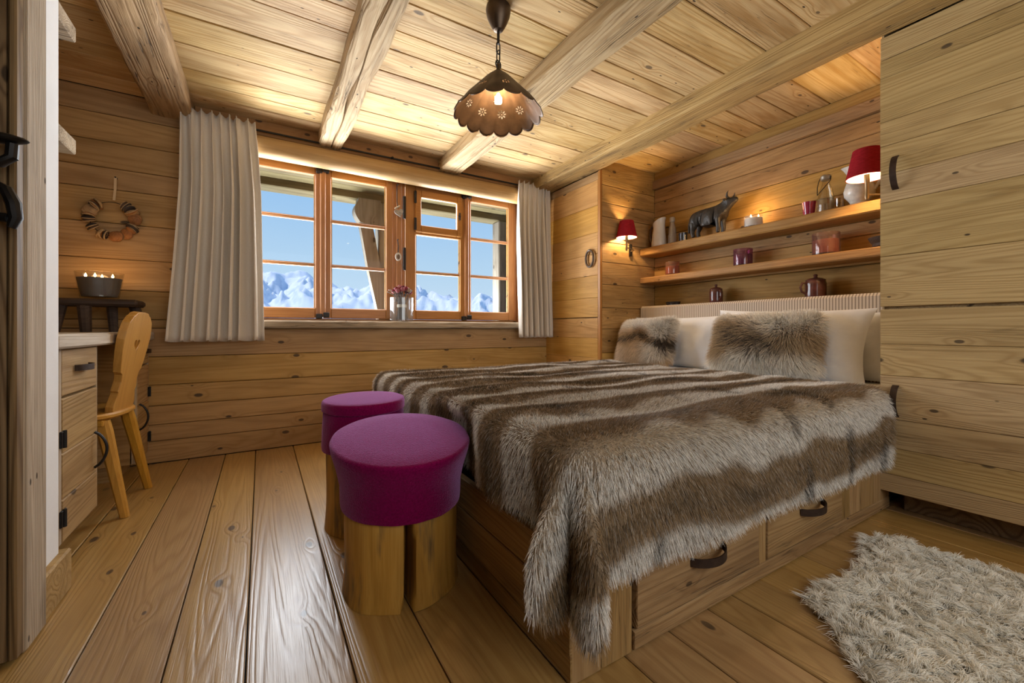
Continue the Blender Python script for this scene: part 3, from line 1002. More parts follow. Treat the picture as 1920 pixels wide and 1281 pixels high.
# ------------------------------------------------------------------ wardrobes
wd = thing('wardrobe', 'large board fronted wardrobe at the right edge, beside the bed headboard', 'wardrobe', (XC + .3, 0, 0))
obj('carcass', MB().box((XC + .03, YBK + .01, .11), (XR - .056, YF - .002, ZB)), W_CUP, wd, smooth=False)
obj('plinth', MB().cbox((2.675, YBK + .01, 0), (XR - .056, YF - .05, .112), .004), W_DOORD, wd, smooth=False)
side = obj('side_panel', MB().box((XC + .03, YF - .002, .108), (XC + .04, YF, .6)), W_CUP, wd, smooth=False)
sp_z = [.6, .8, 1.0, 1.22, 1.45, 1.68, 1.9, 2.1, ZC]
for a, b in zip(sp_z[:-1], sp_z[1:]):
    plank(side, (XR - .056, YF - .001, a), (-1, 0, 0), (0, 0, 1), XR - XC - .076, b - a, .008, W_CUP)


def door(parent, name, y0, z_list, w, mat=W_CUP):
    d = put(name, None, parent, Matrix.Translation((XC, y0, z_list[0])))
    obj('door_core', MB().box((XC + .012, y0 - w + .001, z_list[0] + .001), (XC + .03, y0 - .001, z_list[-1] - .001)), mat, d, smooth=False)
    for a, b in zip(z_list[:-1], z_list[1:]):
        plank(d, (XC, y0, a), (0, -1, 0), (0, 0, 1), w, b - a, .0125, mat, gap=.0016, c=.002, proud=rng.uniform(-.0008, .0008))
    return d


WDW = YF - YBK - .02
up = door(wd, 'upper_door', YF, [.986, 1.226, 1.483, 1.617, 1.753, 1.868, 2.079, 2.165], WDW)
lo = door(wd, 'lower_door', YF, [.108, .192, .318, .454, .659, .808, .974], WDW)
fz = put('frieze', None, wd, Matrix.Translation((XC, 0, 2.2)))
plank(fz, (XC + .002, YF, 2.168), (0, -1, 0), (0, 0, 1), WDW, .11, .028, W_CUP)
bow('handle', (XC - .003, .742, 1.69), (XC - .003, .742, 1.535), (-1, 0, 0), .024, up, proud=.04)
bow('handle', (XC - .003, .742, .615), (XC - .003, .742, .47), (-1, 0, 0), .024, lo, proud=.04)

w2 = thing('wardrobe', 'narrow corner wardrobe with an oval ring pull, beside the right curtain', 'wardrobe', (XC + .3, 3.1, 0))
obj('carcass', MB().box((XC + .03, YA + .022, 0), (XR, YW, ZB)), W_CUP, w2, smooth=False)
obj('corner_stile', MB().cbox((XC - .002, YA - .001, 0), (XC + .022, YA + .03, ZB), .003), W_WINZ, w2, smooth=False)
fz = put('frieze', None, w2, Matrix.Translation((XC, 3.1, 2.2)))
plank(fz, (XC + .006, YW, 2.205), (0, -1, 0), (0, 0, 1), YW - YA - .03, .075, .028, W_WALL)
W2W = YW - .0 - YA - .032
u2 = door(w2, 'upper_door', YW, [.986, 1.16, 1.36, 1.55, 1.74, 1.98, 2.203], W2W, W_CORNER)
l2 = door(w2, 'lower_door', YW, [.02, .2, .42, .62, .80, .978], W2W, W_CORNER)
rg = [(XC - .018, 2.85 + .05 * math.cos(2 * PI * i / 28), 1.515 + .075 * math.sin(2 * PI * i / 28)) for i in range(28)]
obj('ring_pull', MB().tube(rg, .010, 8, closed=True), plain('horn_ring', (.10, .06, .035), .35), u2)

# ------------------------------------------------------------------ bed
BX0, BH = .65, .32
bed = thing('bed', 'built-in plank bed with iron handled drawers under the fur throw', 'bed', (1.9, 1.7, 0))
obj('base', MB().box((BX0 + .02, YF + .022, 0), (XR - .03, YA - .003, BH - .02)), GAP, bed, smooth=False)
fp = put('foot_panel', None, bed, Matrix.Translation((BX0, 1.7, 0)))
plank(fp, (BX0, YA - .005, 0), (0, -1, 0), (0, 0, 1), YA - YF - .006, .07, .02, W_BEDX)
for a, b in ((.07, .20), (.20, BH)):
    plank(fp, (BX0, YA - .005, a), (0, -1, 0), (0, 0, 1), YA - YF - .006, b - a, .02, W_BEDX)
fpn = put('front_panel', None, bed, Matrix.Translation((1.7, YF, 0)))
plank(fpn, (BX0 + .221, YF, 0), (1, 0, 0), (0, 0, 1), 2.66 - BX0 - .221, .055, .02, W_BEDX, name='kick_board')
plank(fpn, (BX0 + .221, YF, .29), (1, 0, 0), (0, 0, 1), 2.66 - BX0 - .221, .035, .02, W_BEDX, name='top_rail')
for a, b in ((BX0, .755), (.755, .868)):
    plank(fpn, (b, YF, 0), (0, 0, 1), (-1, 0, 0), BH, b - a, .02, W_BEDX, name='upright')
for a, b in ((1.487, 1.537), (2.136, 2.22), (2.22, 2.325), (2.325, 2.48), (2.48, 2.66)):
    plank(fpn, (b, YF, .056), (0, 0, 1), (-1, 0, 0), .233, b - a, .02, W_BEDX, name='upright')
for x0, x1, h0, h1, lb in ((.878, 1.482, 1.106, 1.268, 0), (1.541, 2.132, 1.768, 1.934, 1)):
    d = put('drawer', None, bed, Matrix.Translation((x0, YF, .06)))
    plank(d, (x0, YF - .004, .058), (1, 0, 0), (0, 0, 1), x1 - x0, .228, .024, W_BEDX, name='drawer_front')
    bow('handle', (h0, YF - .006, .178), (h1, YF - .006, .186), (0, -1, 0), .026, d, proud=.045)
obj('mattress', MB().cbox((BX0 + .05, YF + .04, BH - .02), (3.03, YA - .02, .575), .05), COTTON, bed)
# headboard and the ledge behind it
STRIPE = bpy.data.materials.new('striped_ticking')
N = NT(STRIPE)
tcn = N.n('TexCoord')
spn = N.n('SeparateXYZ')
N.l(tcn.outputs['Object'], spn.inputs[0])
s_ = N.m('FRACT', N.m('MULTIPLY', spn.outputs['Y'], 1 / .0165))
st = N.m('MULTIPLY', N.mr(s_, .50, .62), N.mr(s_, 1.0, .90))
p = N.n('BsdfPrincipled')
N.l(N.mix(st, (.66, .58, .49), (.30, .24, .19)), p.inputs['Base Color'])
p.inputs['Roughness'].default_value = .9
o_ = N.n('OutputMaterial')
N.l(p.outputs[0], o_.inputs[0])
hb = thing('headboard', 'upholstered headboard in narrow beige striped cloth behind the pillows', 'headboard', (3.07, 1.75, .5))
obj('padding', MB().cbox((3.035, YF + .005, .5), (3.10, YA - .004, 1.09), .018), STRIPE, hb)
obj('ledge', MB().box((3.10, YF + .005, .5), (XR - .001, YA - .004, 1.08)), W_WALL, hb, smooth=False)

# ------------------------------------------------------------------ fur throw
FURM = hair_material('fur_hair')
ZT, XF0, YF0, RB = .602, .622, .772, .07
LX, LY = 1.83, 1.93          # on the bed
OVX, OVY = .27, .39          # hanging over foot and front


def fold(s):
    if s < RB * PI / 2:
        return RB * math.sin(s / RB), RB * (1 - math.cos(s / RB))
    return RB, RB + (s - RB * PI / 2)


def nz3(x, y, z=0.0):
    return mnoise.noise(Vector((x, y, z)))


def cloth(a, b):
    """a: from the foot edge inwards (negative hangs), b: from the front edge inwards"""
    xi, yi = XF0 + RB, YF0 + RB
    if a >= 0 and b >= 0:
        rip = .012 * nz3(a * 1.5, b * 9, 2) + .016 * nz3(a * 2.2, b * 3.3, 5) * min(1, a * 3) + .010 * math.sin(b * 24 + 2 * nz3(a, b)) * max(0, 1 - a / 1.5)
        ex = .02 * math.exp(-((a - .02) / .10) ** 2)
        return xi + a, yi + b, ZT + rip * min(1, (a + .02) * 8) * min(1, (b + .05) * 8) - ex * 0
    if b >= 0:
        o_, dn = fold(-a)
        w_ = .022 * nz3(b * 6, 4, 1) * min(1, dn * 5)
        # pressed in where the nearer stool stands against the bed
        dy = abs(yi + b - 1.49) / .25
        k = max(0.0, 1 - dy * dy) * min(1, dn / .05)
        return xi - o_ * (1 - .8 * k) - (w_ + .01) * (1 - k), yi + b, ZT - dn
    if a >= 0:
        o_, dn = fold(-b)
        w_ = (.018 * nz3(a * 5, 7, 2) + .006 * nz3(a * 16, 3)) * min(1, dn * 4)
        return xi + a, yi - o_ - w_ - .012 - .03 * math.sin(min(1, dn / .36) * PI) * .5, ZT - dn
    sa, sb = -a, -b
    r_ = math.hypot(sa, sb)
    ph = math.atan2(sa, sb)
    o_, dn = fold(r_)
    k = min(1, max(0, (dn - .06) / .22))
    k = k * k * (3 - 2 * k)
    lobe = math.sin(2 * ph) ** 2 if False else math.sin(4 * ph * (.9 + .1)) ** 2
    o2 = o_ + k * (.115 * lobe - .055 * math.exp(-((ph - PI / 4) / .13) ** 2)) + .01
    return xi - o2 * math.sin(ph), yi - o2 * math.cos(ph), ZT - dn * .93


na, nb = 110, 100
Aa = np.concatenate([np.linspace(-OVX, 0, 22)[:-1], np.linspace(0, LX, na - 21)])
Bb = np.concatenate([np.linspace(-OVY, 0, 28)[:-1], np.linspace(0, LY - .06, nb - 27)])
vs_, par = [], []
for a in Aa:
    for b in Bb:
        aa, bb_ = a, b
        if a < 0 and b < 0:      # rounded corner of the throw
            r_ = math.hypot(a, b)
            ph = math.atan2(-a, -b)
            lim = OVY + (OVX - OVY) * (ph / (PI / 2)) + .17 * math.sin(2 * ph)
            mx = min(OVX / max(math.sin(ph), 1e-4), OVY / max(math.cos(ph), 1e-4))
            sc = lim / mx
            aa, bb_ = a * sc, b * sc
        edge = .012 * nz3(a * 7, b * 7, 9)
        x, y, z = cloth(aa, bb_)
        if (a < -OVX + .02 or b < -OVY + .02):
            z += edge
        vs_.append((x, y, z))
        par.append((aa, bb_))
na, nb = len(Aa), len(Bb)
fs = [(i * nb + j, (i + 1) * nb + j, (i + 1) * nb + j + 1, i * nb + j + 1) for i in range(na - 1) for j in range(nb - 1)]
throw = thing('fur_throw', 'brown and white striped fur throw spread over the bed, its corner hanging down', 'throw', (1.7, 1.7, .6))
obj('backing', MB().add(vs_, fs), plain('throw_backing', (.26, .19, .12), .9), throw, ang=180)
V = np.array(vs_)
PQ = np.array(par)
tri = np.array([(f[0], f[1], f[2]) for f in fs] + [(f[0], f[2], f[3]) for f in fs])


def sample(V, tri, n, extra=None):
    e1 = V[tri[:, 1]] - V[tri[:, 0]]
    e2 = V[tri[:, 2]] - V[tri[:, 0]]
    nn = np.cross(e1, e2)
    ar = np.linalg.norm(nn, axis=1)
    ti = nrg.choice(len(tri), n, p=ar / ar.sum())
    u, v = nrg.random(n), nrg.random(n)
    k = u + v > 1
    u[k], v[k] = 1 - u[k], 1 - v[k]
    P = V[tri[ti, 0]] + e1[ti] * u[:, None] + e2[ti] * v[:, None]
    nm = nn[ti] / np.maximum(ar[ti], 1e-12)[:, None]
    ex = None
    if extra is not None:
        ex = extra[tri[ti, 0]] + (extra[tri[ti, 1]] - extra[tri[ti, 0]]) * u[:, None] + (extra[tri[ti, 2]] - extra[tri[ti, 0]]) * v[:, None]
    return P, nm, ex


def vnoise(P, sc, seed):
    """cheap smooth vector noise from a few random plane waves"""
    r_ = np.random.default_rng(seed)
    out = np.zeros(len(P))
    for i in range(7):
        k = r_.normal(size=P.shape[1]) * sc
        out += np.sin(P @ k + r_.random() * 6.28)
    return out / 2.6


def lerp3(c0, c1, t):
    t = np.clip(t, 0, 1)[:, None]
    return np.array(c0)[None] * (1 - t) + np.array(c1)[None] * t


def throw_colour(pq, P):
    n = len(pq)
    b = pq[:, 1] + .03 * vnoise(P, 4, 3) + .012 * vnoise(P, 14, 4)
    w = np.cos(2 * PI * (b + .10) / .255)
    c = lerp3((.32, .215, .115), (.88, .83, .76), (w + .05) / .55)
    dk = np.clip((-w - .62) / .38, 0, 1) * (.6 + .4 * vnoise(P, 9, 8))
    c = c * (1 - .68 * np.clip(dk, 0, 1))[:, None]
    # dark short marks where pelts meet
    sx = vnoise(np.stack([P[:, 0] * 1.0, P[:, 1] * .25 + P[:, 2] * .25], 1), 22, 21) + .5 * vnoise(P, 20, 23)
    m = np.clip((sx - 1.0) * 1.8, 0, 1) * (nrg.random(n) < .75)
    c = c * (1 - .75 * m)[:, None]
    c *= nrg.normal(1, .16, n).clip(.6, 1.5)[:, None]
    white = nrg.random(n) < .10
    c[white] = c[white] * .4 + np.array((.75, .70, .63)) * .6
    dark = nrg.random(n) < .15
    c[dark] *= .32
    return c


NF = 300000
P, nm, pq = sample(V, tri, NF, PQ)
if nm[:, 2].mean() < 0:
    nm = -nm
comb = np.zeros_like(P)
comb[:, 0] = -.35 + .22 * vnoise(P, 5, 31)
comb[:, 1] = -.55 + .30 * vnoise(P, 5, 32)
hang = (1 - np.clip(nm[:, 2], 0, 1))
comb[:, 2] = -1.0 * hang
d = nm * .62 + comb * .55 + nrg.normal(0, .14, P.shape)
d /= np.linalg.norm(d, axis=1)[:, None]
Ln = nrg.uniform(.010, .020, NF)[:, None]
bend = comb * .45 * Ln + np.array([[0, 0, -.25]]) * Ln * hang[:, None]
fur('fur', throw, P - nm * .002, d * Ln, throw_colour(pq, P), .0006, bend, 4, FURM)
# ------------------------------------------------------------------ pillows and fur cushions
def pillow_mesh(W, H, T, seed, n=30, crease=.013, ear=.075, sag=0.0):
    vs_, fs = [], []
    for side in (1, -1):
        for i in range(n + 1):
            for j in range(n + 1):
                u, v = -1 + 2 * i / n, -1 + 2 * j / n
                u = math.copysign(abs(u) ** .8, u)
                v = math.copysign(abs(v) ** .8, v)
                e = max(0.0, (1 - abs(u) ** 2.6) * (1 - abs(v) ** 2.6)) ** .5
                x = W / 2 * u * (1 - ear * (1 - v * v))
                y = H / 2 * v * (1 - ear * (1 - u * u)) - sag * abs(u) * (v > 0) * v
                z = side * T / 2 * e + crease * nz3(x * 9 + seed, y * 9, side) * (e + .1) + .5 * crease * nz3(x * 25 + seed, y * 25, side) * e
                vs_.append((x, y, z))
    m = (n + 1) ** 2
    for s_ in (0, 1):
        for i in range(n):
            for j in range(n):
                q = [s_ * m + i * (n + 1) + j, s_ * m + (i + 1) * (n + 1) + j, s_ * m + (i + 1) * (n + 1) + j + 1, s_ * m + i * (n + 1) + j + 1]
                fs.append(tuple(q if s_ == 0 else reversed(q)))
    return vs_, fs


def lean(c, rz, tilt, roll=0.0):
    """frame of a cushion: faces -X, turned by rz about z, leaning back by tilt"""
    M = Matrix.Translation(c) @ Matrix.Rotation(rz, 4, 'Z') @ Matrix.Rotation(tilt, 4, 'Y') @ Matrix.Rotation(roll, 4, 'X')
    B = Matrix(((0, 0, -1, 0), (-1, 0, 0, 0), (0, 1, 0, 0), (0, 0, 0, 1)))
    return M @ B


def white_pillow(c, W, H, T, seed, label, rz=0, tilt=R(14), roll=0.0, col=None):
    v, f = pillow_mesh(W, H, T, seed)
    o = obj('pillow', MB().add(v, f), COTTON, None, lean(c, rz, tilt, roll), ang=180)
    tag(o, label, 'pillow', 'white bed pillows')
    for s_ in (1, -1):
        fl_ = MB().tube([(s_ * (W / 2 - .055 * (1 if abs(q) < .99 else 1)), q * (H / 2 - .035), T * .30 * max(0, 1 - abs(q) ** 3) ** .5 + .006) for q in np.linspace(-.96, .96, 17)], .0025, 5)
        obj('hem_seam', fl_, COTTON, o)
    return o


white_pillow((2.93, 2.255, .775), .90, .43, .16, 3, 'white pillow behind the smaller fur cushion by the lamp', tilt=R(12))
white_pillow((2.97, 1.27, .77), .76, .40, .15, 9, 'back white pillow half hidden at the wardrobe end of the bed', tilt=R(10), roll=R(-2))
white_pillow((2.84, 1.385, .79), .92, .45, .15, 6, 'front white pillow right behind the wide fur cushion', tilt=R(15), roll=R(1.5))


def fur_cushion(c, W, H, T, seed, label, n, Lh, colfun, rz=0, tilt=R(20), roll=0.0):
    M = lean(c, rz, tilt, roll)
    t = thing('fur_cushion', label, 'cushion', c)
    v, f = pillow_mesh(W, H, T, seed)
    obj('cushion_body', MB().add(v, f), plain('cushion_hide', (.24, .17, .10), .9), t, M, ang=180)
    Va = np.array(v)
    tr_ = np.array([(q[0], q[1], q[2]) for q in f] + [(q[0], q[2], q[3]) for q in f])
    P, nm, _ = sample(Va, tr_, n)
    k = P[:, 2] > -.035
    P, nm = P[k], nm[k]
    m = len(P)
    rad = np.stack([P[:, 0] / W, P[:, 1] / H, np.zeros(m)], 1)
    d = nm * .62 + rad * .95 + np.array([[0, -.12, 0]]) + nrg.normal(0, .18, (m, 3)) + .42 * np.stack([vnoise(P, 16, seed), vnoise(P, 16, seed + 1), np.zeros(m)], 1)
    d /= np.linalg.norm(d, axis=1)[:, None]
    L = (Lh * nrg.uniform(.65, 1.15, m))[:, None]
    bend = np.array([[0, -.30, -.15]]) * L
    cols = colfun(P[:, 0] / (W / 2), P[:, 1] / (H / 2), P)
    Mn = np.array(M)
    w = lambda q: q @ Mn[:3, :3].T
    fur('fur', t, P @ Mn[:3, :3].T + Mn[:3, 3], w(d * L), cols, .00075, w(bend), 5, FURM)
    return t


def wolf(u, v, P):
    n = len(u)
    ns = vnoise(P, 11, 71)
    c = lerp3((.50, .38, .24), (.80, .75, .67), (np.abs(v) - .38 + .20 * ns) / .35)
    dk = np.exp(-((v - .05 + .12 * ns) / .42) ** 2 - ((u + .05) / .68) ** 4)
    m = nrg.random(n) < dk * .72
    c[m] = np.array((.055, .045, .038))[None] * nrg.uniform(.6, 2.2, m.sum())[:, None]
    return c * nrg.normal(1, .2, n).clip(.5, 1.6)[:, None]


def fox(u, v, P):
    n = len(u)
    ns = vnoise(P, 11, 75)
    c = lerp3((.54, .37, .21), (.80, .75, .68), (v - .15 + .2 * ns) / .4)
    c = np.where((np.abs(v + .55) < .35)[:, None], lerp3((.56, .40, .25), (.72, .64, .54), .5 + .5 * ns), c)
    dk = np.exp(-((v - .02 + .10 * ns) / .13) ** 2) * .7 + .8 * np.exp(-((u - .85) / .14) ** 2 - ((v + .25) / .4) ** 2)
    m = nrg.random(n) < dk
    c[m] = np.array((.06, .045, .035))[None] * nrg.uniform(.6, 2.0, m.sum())[:, None]
    return c * nrg.normal(1, .18, n).clip(.5, 1.6)[:, None]


fur_cushion((2.72, 1.44, .795), .60, .34, .17, 21, 'wide grey brown fur cushion with a dark centre, beside the wardrobe', 46000, .074, wolf, tilt=R(20))
fur_cushion((2.72, 2.375, .785), .48, .34, .17, 25, 'smaller tan fur cushion with a dark stripe, near the red lamp', 38000, .060, fox, tilt=R(20), roll=R(-3))

# ------------------------------------------------------------------ log stools with felt covers
def stool(name, c, r, ztop, zcov, tilt, label, crack, flare, lid, seed):
    t = thing(name, label, 'stool', (c[0], c[1], 0), 0, 'log stools at the foot of the bed')
    nseg = 120
    outl = []
    for i in range(nseg):
        a = 2 * PI * i / nseg
        rr = r * (1 + .02 * math.sin(2 * a + seed) + .012 * math.sin(5 * a + 2 * seed))
        outl.append((a, rr))
    zs = np.linspace(0, ztop - .05, 16)
    mb = MB()
    vs_ = []
    for z in zs:
        for a, rr in outl:
            q = rr * (1 + .035 * max(0, 1 - z / .10) ** 2) + .006 * nz3(math.cos(a) * 2, math.sin(a) * 2, z * 5 + seed)
            if crack is not None:
                da = (a - crack - .03 * math.sin(z * 9) + PI) % (2 * PI) - PI
                wdt = .045 + .04 * (1 - z / ztop)
                if abs(da) < wdt:
                    q -= .13 * (1 - abs(da) / wdt) ** .7
            if z > zcov + .015:
                q *= .93
            vs_.append((c[0] + q * math.cos(a), c[1] + q * math.sin(a), z))
    m = len(zs)
    fs = [(i * nseg + k, i * nseg + (k + 1) % nseg, (i + 1) * nseg + (k + 1) % nseg, (i + 1) * nseg + k) for i in range(m - 1) for k in range(nseg)]
    fs += [tuple(reversed(range(nseg))), tuple((m - 1) * nseg + k for k in range(nseg))]
    mb.add(vs_, fs)
    obj('log', mb, W_LOG, t, ang=50)
    # felt cover: skirt, rolled edge and slightly domed top
    T = Matrix.Translation((c[0], c[1], 0))
    hgt = ztop - zcov
    prof = [(r + .006, 0.0), (r + .014, 0.004), (r + .016, .02), (r + .017, hgt * .35), (r + .018 + flare * .35, hgt * .60), (r + .018 + flare * .85, hgt * .84), (r + .018 + flare, hgt * .955),
            (r + .015 + flare, hgt * .985), (r + .006 + flare, hgt * .998), (r * .8, hgt + .002), (r * .4, hgt + .005), (0.0005, hgt + .006)]
    if lid:
        prof = [(r + .006, 0.0), (r + .014, 0.004), (r + .016, .02), (r + .012, hgt * .5), (r + .008, hgt * .74), (r + .004, hgt * .775), (r + .006, hgt * .79), (r + .014, hgt * .80), (r + .014, hgt * .93),
                (r + .011, hgt * .98), (r + .003, hgt * .998), (r * .8, hgt + .002), (r * .4, hgt + .005), (0.0005, hgt + .006)]
    cov = MB().lathe(prof, 72, (0, 0, 0), cap0=False)
    nv = []
    for x, y, z in cov.v:
        a = math.atan2(y, x)
        k = z / hgt
        sh = tilt[0] * x + tilt[1] * y
        w_ = .005 * nz3(math.cos(a) * 3 + seed, math.sin(a) * 3, z * 8)
        nv.append((c[0] + x * (1 + w_ * 2), c[1] + y * (1 + w_ * 2), zcov + z + sh * k + (1 - k) * (sh * .35 + w_)))
    cov.v = nv
    obj('felt_cover', cov, FELT, t, ang=50)
    return t


stool('log_stool', (.425, 1.455), .187, .505, .285, (.02, .155), 'nearer split log stool with a flared magenta felt seat', math.atan2(-1.455, -.435) + .10, .031, False, 1.3)
stool('log_stool', (.405, 1.985), .165, .565, .345, (.01, .03), 'farther log stool with a lidded magenta felt seat', None, .0, True, 4.1)

# ------------------------------------------------------------------ sheepskin rug
rug = thing('sheepskin_rug', 'shaggy cream sheepskin rug on the floor beside the bed', 'rug', (1.8, .3, 0))
ol = [(2.29, .30), (2.27, .44), (2.26, .54), (2.23, .61), (2.25, .68), (2.15, .72), (2.02, .675), (1.86, .66), (1.80, .65), (1.75, .62), (1.64, .655), (1.52, .66), (1.46, .62), (1.45, .57), (1.34, .50), (1.26, .41),
      (1.20, .25), (1.25, .02), (1.38, -.12), (1.50, -.16), (1.62, -.10), (1.9, -.12), (2.05, -.18), (2.2, -.14), (2.24, -.03), (2.28, .15)]
mb = MB()
pts = []
m = len(ol)
cx_, cy_ = 1.80, .27
rgs = [1.0, .97, .85, .6, .3]
for k, f in enumerate(rgs):
    for x, y in ol:
        pts.append((cx_ + (x - cx_) * f, cy_ + (y - cy_) * f, (.002, .012, .022, .024, .024)[k]))
pts.append((cx_, cy_, .024))
fs = [(k * m + i, k * m + (i + 1) % m, (k + 1) * m + (i + 1) % m, (k + 1) * m + i) for k in range(4) for i in range(m)]
fs += [(4 * m + i, 4 * m + (i + 1) % m, 5 * m) for i in range(m)]
obj('hide', MB().add(pts, fs), plain('sheep_hide', (.42, .37, .29), .95), rug, ang=180)
Vr = np.array(pts)
tr_ = np.array([q if len(q) == 3 else q[:3] for q in fs] + [(q[0], q[2], q[3]) for q in fs if len(q) == 4])
P, nm, _ = sample(Vr, tr_, 75000)
nm = np.where(nm[:, 2:3] < 0, -nm, nm)
# locks: strands share the lean of the nearest lock
lk = P[:, :2] + .012 * np.stack([vnoise(P, 60, 5), vnoise(P, 60, 6)], 1)
cell = np.floor(lk / .017).astype(int)
h = (cell[:, 0] * 73856093 ^ cell[:, 1] * 19349663) % 4096
tab = np.random.default_rng(4).normal(0, 1, (4096, 3))
ld = tab[h]
d = np.array([[-.10, -.22, .42]]) + .20 * ld * np.array([[1, 1, .25]]) + .30 * np.stack([vnoise(P, 7, 41), vnoise(P, 7, 42), np.zeros(len(P))], 1) + nrg.normal(0, .07, P.shape)
rad = (P - np.array([[cx_, cy_, 0]])) * np.array([[.45, .9, 0]])
d += rad * .45
d /= np.linalg.norm(d, axis=1)[:, None]
L = nrg.uniform(.040, .062, len(P))[:, None]
ctr = np.concatenate([(cell + .5) * .017, P[:, 2:3]], 1)
bend = (ctr - P) * .35 + np.array([[0, 0, -.50]]) * L + ld * .10 * L
bend[:, 2] = np.maximum(bend[:, 2], .006 - P[:, 2] - (d * L)[:, 2])
cols = np.array([[.88, .85, .77]]) * (1 + .03 * ld[:, :1]) * nrg.normal(1, .06, (len(P), 1))
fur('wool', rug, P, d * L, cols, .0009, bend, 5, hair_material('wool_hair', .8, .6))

# ------------------------------------------------------------------ desk
DX = -.626
dk = thing('desk', 'plank desk with a pale worn top and two pedestals in the nook', 'desk', (-.95, 2.8, 0))
obj('desk_top', MB().cbox((XL, 2.03, .808), (-.598, YW - .003, .862), .008), W_DTOP, dk, smooth=False)


def pedestal(y0, y1, hinge_near, seamz):
    p_ = put('pedestal', None, dk, Matrix.Translation((DX, y0, .09)))
    obj('carcass', MB().box((XL + .02, y0, .09), (DX - .022, y1, .808)).box((XL + .05, y0 + .02, 0), (DX - .09, y1 - .02, .09)), W_DESK, p_, smooth=False)
    obj('stile', MB().cbox((DX - .03, y0, .09), (DX - .001, y0 + .028, .806), .003), W_GREYZ, p_, smooth=False)
    obj('stile', MB().cbox((DX - .03, y1 - .012, .09), (DX - .001, y1, .806), .003), W_GREYZ, p_, smooth=False)
    d0, d1 = y0 + .03, y1 - .013
    plank(p_, (DX, d0, seamz + .004), (0, 1, 0), (0, 0, 1), d1 - d0, .80 - seamz, .022, W_DESK, name='drawer_front')
    zz = [.092, .25, .42, seamz - .002]
    for a, b in zip(zz[:-1], zz[1:]):
        plank(p_, (DX, d0, a), (0, 1, 0), (0, 0, 1), d1 - d0, b - a, .022, W_DESK, gap=.0015, name='door_plank')
    ym = (d0 + d1) / 2
    zh = (seamz + .80) / 2 + .015
    bow('drawer_handle', (DX + .003, ym - .075, zh), (DX + .003, ym + .075, zh), (1, 0, 0), .024, p_, proud=.032)
    yh = d1 - .035 if hinge_near else d0 + .035
    bow('door_handle', (DX + .002, yh, .43), (DX + .002, yh, .275), (1, 0, 0), .011, p_, mat=IRON, strap=False, proud=.04)
    yg = d0 if hinge_near else d1
    for z in (.475, .185):
        obj('hinge', MB().cbox((DX - .002, yg - .024, z - .03), (DX + .006, yg + .024, z + .03), .002).tube([(DX + .007, yg, z - .032), (DX + .007, yg, z + .032)], .006, 8), IRON, p_)


pedestal(2.13, 2.545, True, .625)
pedestal(3.215, YW - .004, False, .655)
obj('kneehole_back', MB().box((XL + .02, 2.545, .09), (XL + .05, 3.215, .808)), W_DESK, dk, smooth=False)

# chair: board back with a heart, round-edged seat, splayed legs
CM = Matrix.Translation((-.61, 2.80, 0)) @ Matrix.Rotation(R(-7), 4, 'Z')
ch = put('wooden_chair', None, None, CM)
tag(ch, 'honey wood farmhouse chair with a carved heart back, pushed under the desk', 'chair')
seat = []
for i in range(40):
    a = 2 * PI * i / 40
    rx, ry = .205, .225
    e = .75
    seat.append((-.165 + rx * math.copysign(abs(math.cos(a)) ** e, math.cos(a)), ry * math.copysign(abs(math.sin(a)) ** e, math.sin(a))))
mb = MB()
n = len(seat)
sv = []
for f, z in ((.93, .452), (1.0, .462), (1.0, .474), (.96, .482)):
    sv += [(-.165 + (x + .165) * f, y * f, z) for x, y in seat]
fs = [(k * n + i, k * n + (i + 1) % n, (k + 1) * n + (i + 1) % n, (k + 1) * n + i) for k in range(3) for i in range(n)] + [tuple(reversed(range(n))), tuple(3 * n + i for i in range(n))]
obj('seat', mb.add(sv, fs), W_CHAIRX, ch, CM, ang=30)
for y in (-.14, .14):
    obj('seat_batten', MB().cbox((-.30, y - .03, .425), (.0, y + .03, .453), .004), W_CHAIRX, ch, CM, smooth=False)
for x0, y0, x1, y1 in ((-.015, -.13, .085, -.185), (-.015, .13, .045, .225), (-.30, -.13, -.39, -.19), (-.30, .13, -.39, .19)):
    a, b = Vector((x0, y0, .45)), Vector((x1, y1, 0.0))
    mb = MB()
    lv = []
    ax = (b - a)
    for p_, w in ((a, .024), (a.lerp(b, .12), .026), (b, .0165)):
        for dx, dy in ((-1, -.55), (-.55, -1), (.55, -1), (1, -.55), (1, .55), (.55, 1), (-.55, 1), (-1, .55)):
            lv.append((p_.x + dx * w, p_.y + dy * w, p_.z))
    fs = [(k * 8 + i, k * 8 + (i + 1) % 8, k * 8 + 8 + (i + 1) % 8, k * 8 + 8 + i) for k in range(2) for i in range(8)] + [tuple(range(8)), tuple(reversed(range(16, 24)))]
    mb.add(lv, [tuple(reversed(f)) for f in fs])
    obj('leg', mb, W_CHAIR, ch, CM, smooth=False)
half = [(q * .79, w_) for q, w_ in [(.135, 0.0), (.150, .03), (.118, .085), (.118, .095), (.128, .105), (.112, .15), (.120, .185), (.150, .200), (.152, .208), (.166, .24), (.186, .30), (.196, .36), (.190, .40), (.170, .44), (.128, .47), (.106, .475), (.085, .487), (.04, .492)]]
outl = [(y, z) for y, z in half] + [(-y, z) for y, z in reversed(half)]
TB = Matrix.Translation((.0, 0, .478)) @ Matrix.Rotation(R(9.5), 4, 'Y')


def heart(n=30, s=.0022):
    return [(s * 16 * math.sin(t) ** 3, s * (13 * math.cos(t) - 5 * math.cos(2 * t) - 2 * math.cos(3 * t) - math.cos(4 * t))) for t in (2 * PI * i / n for i in range(n))]


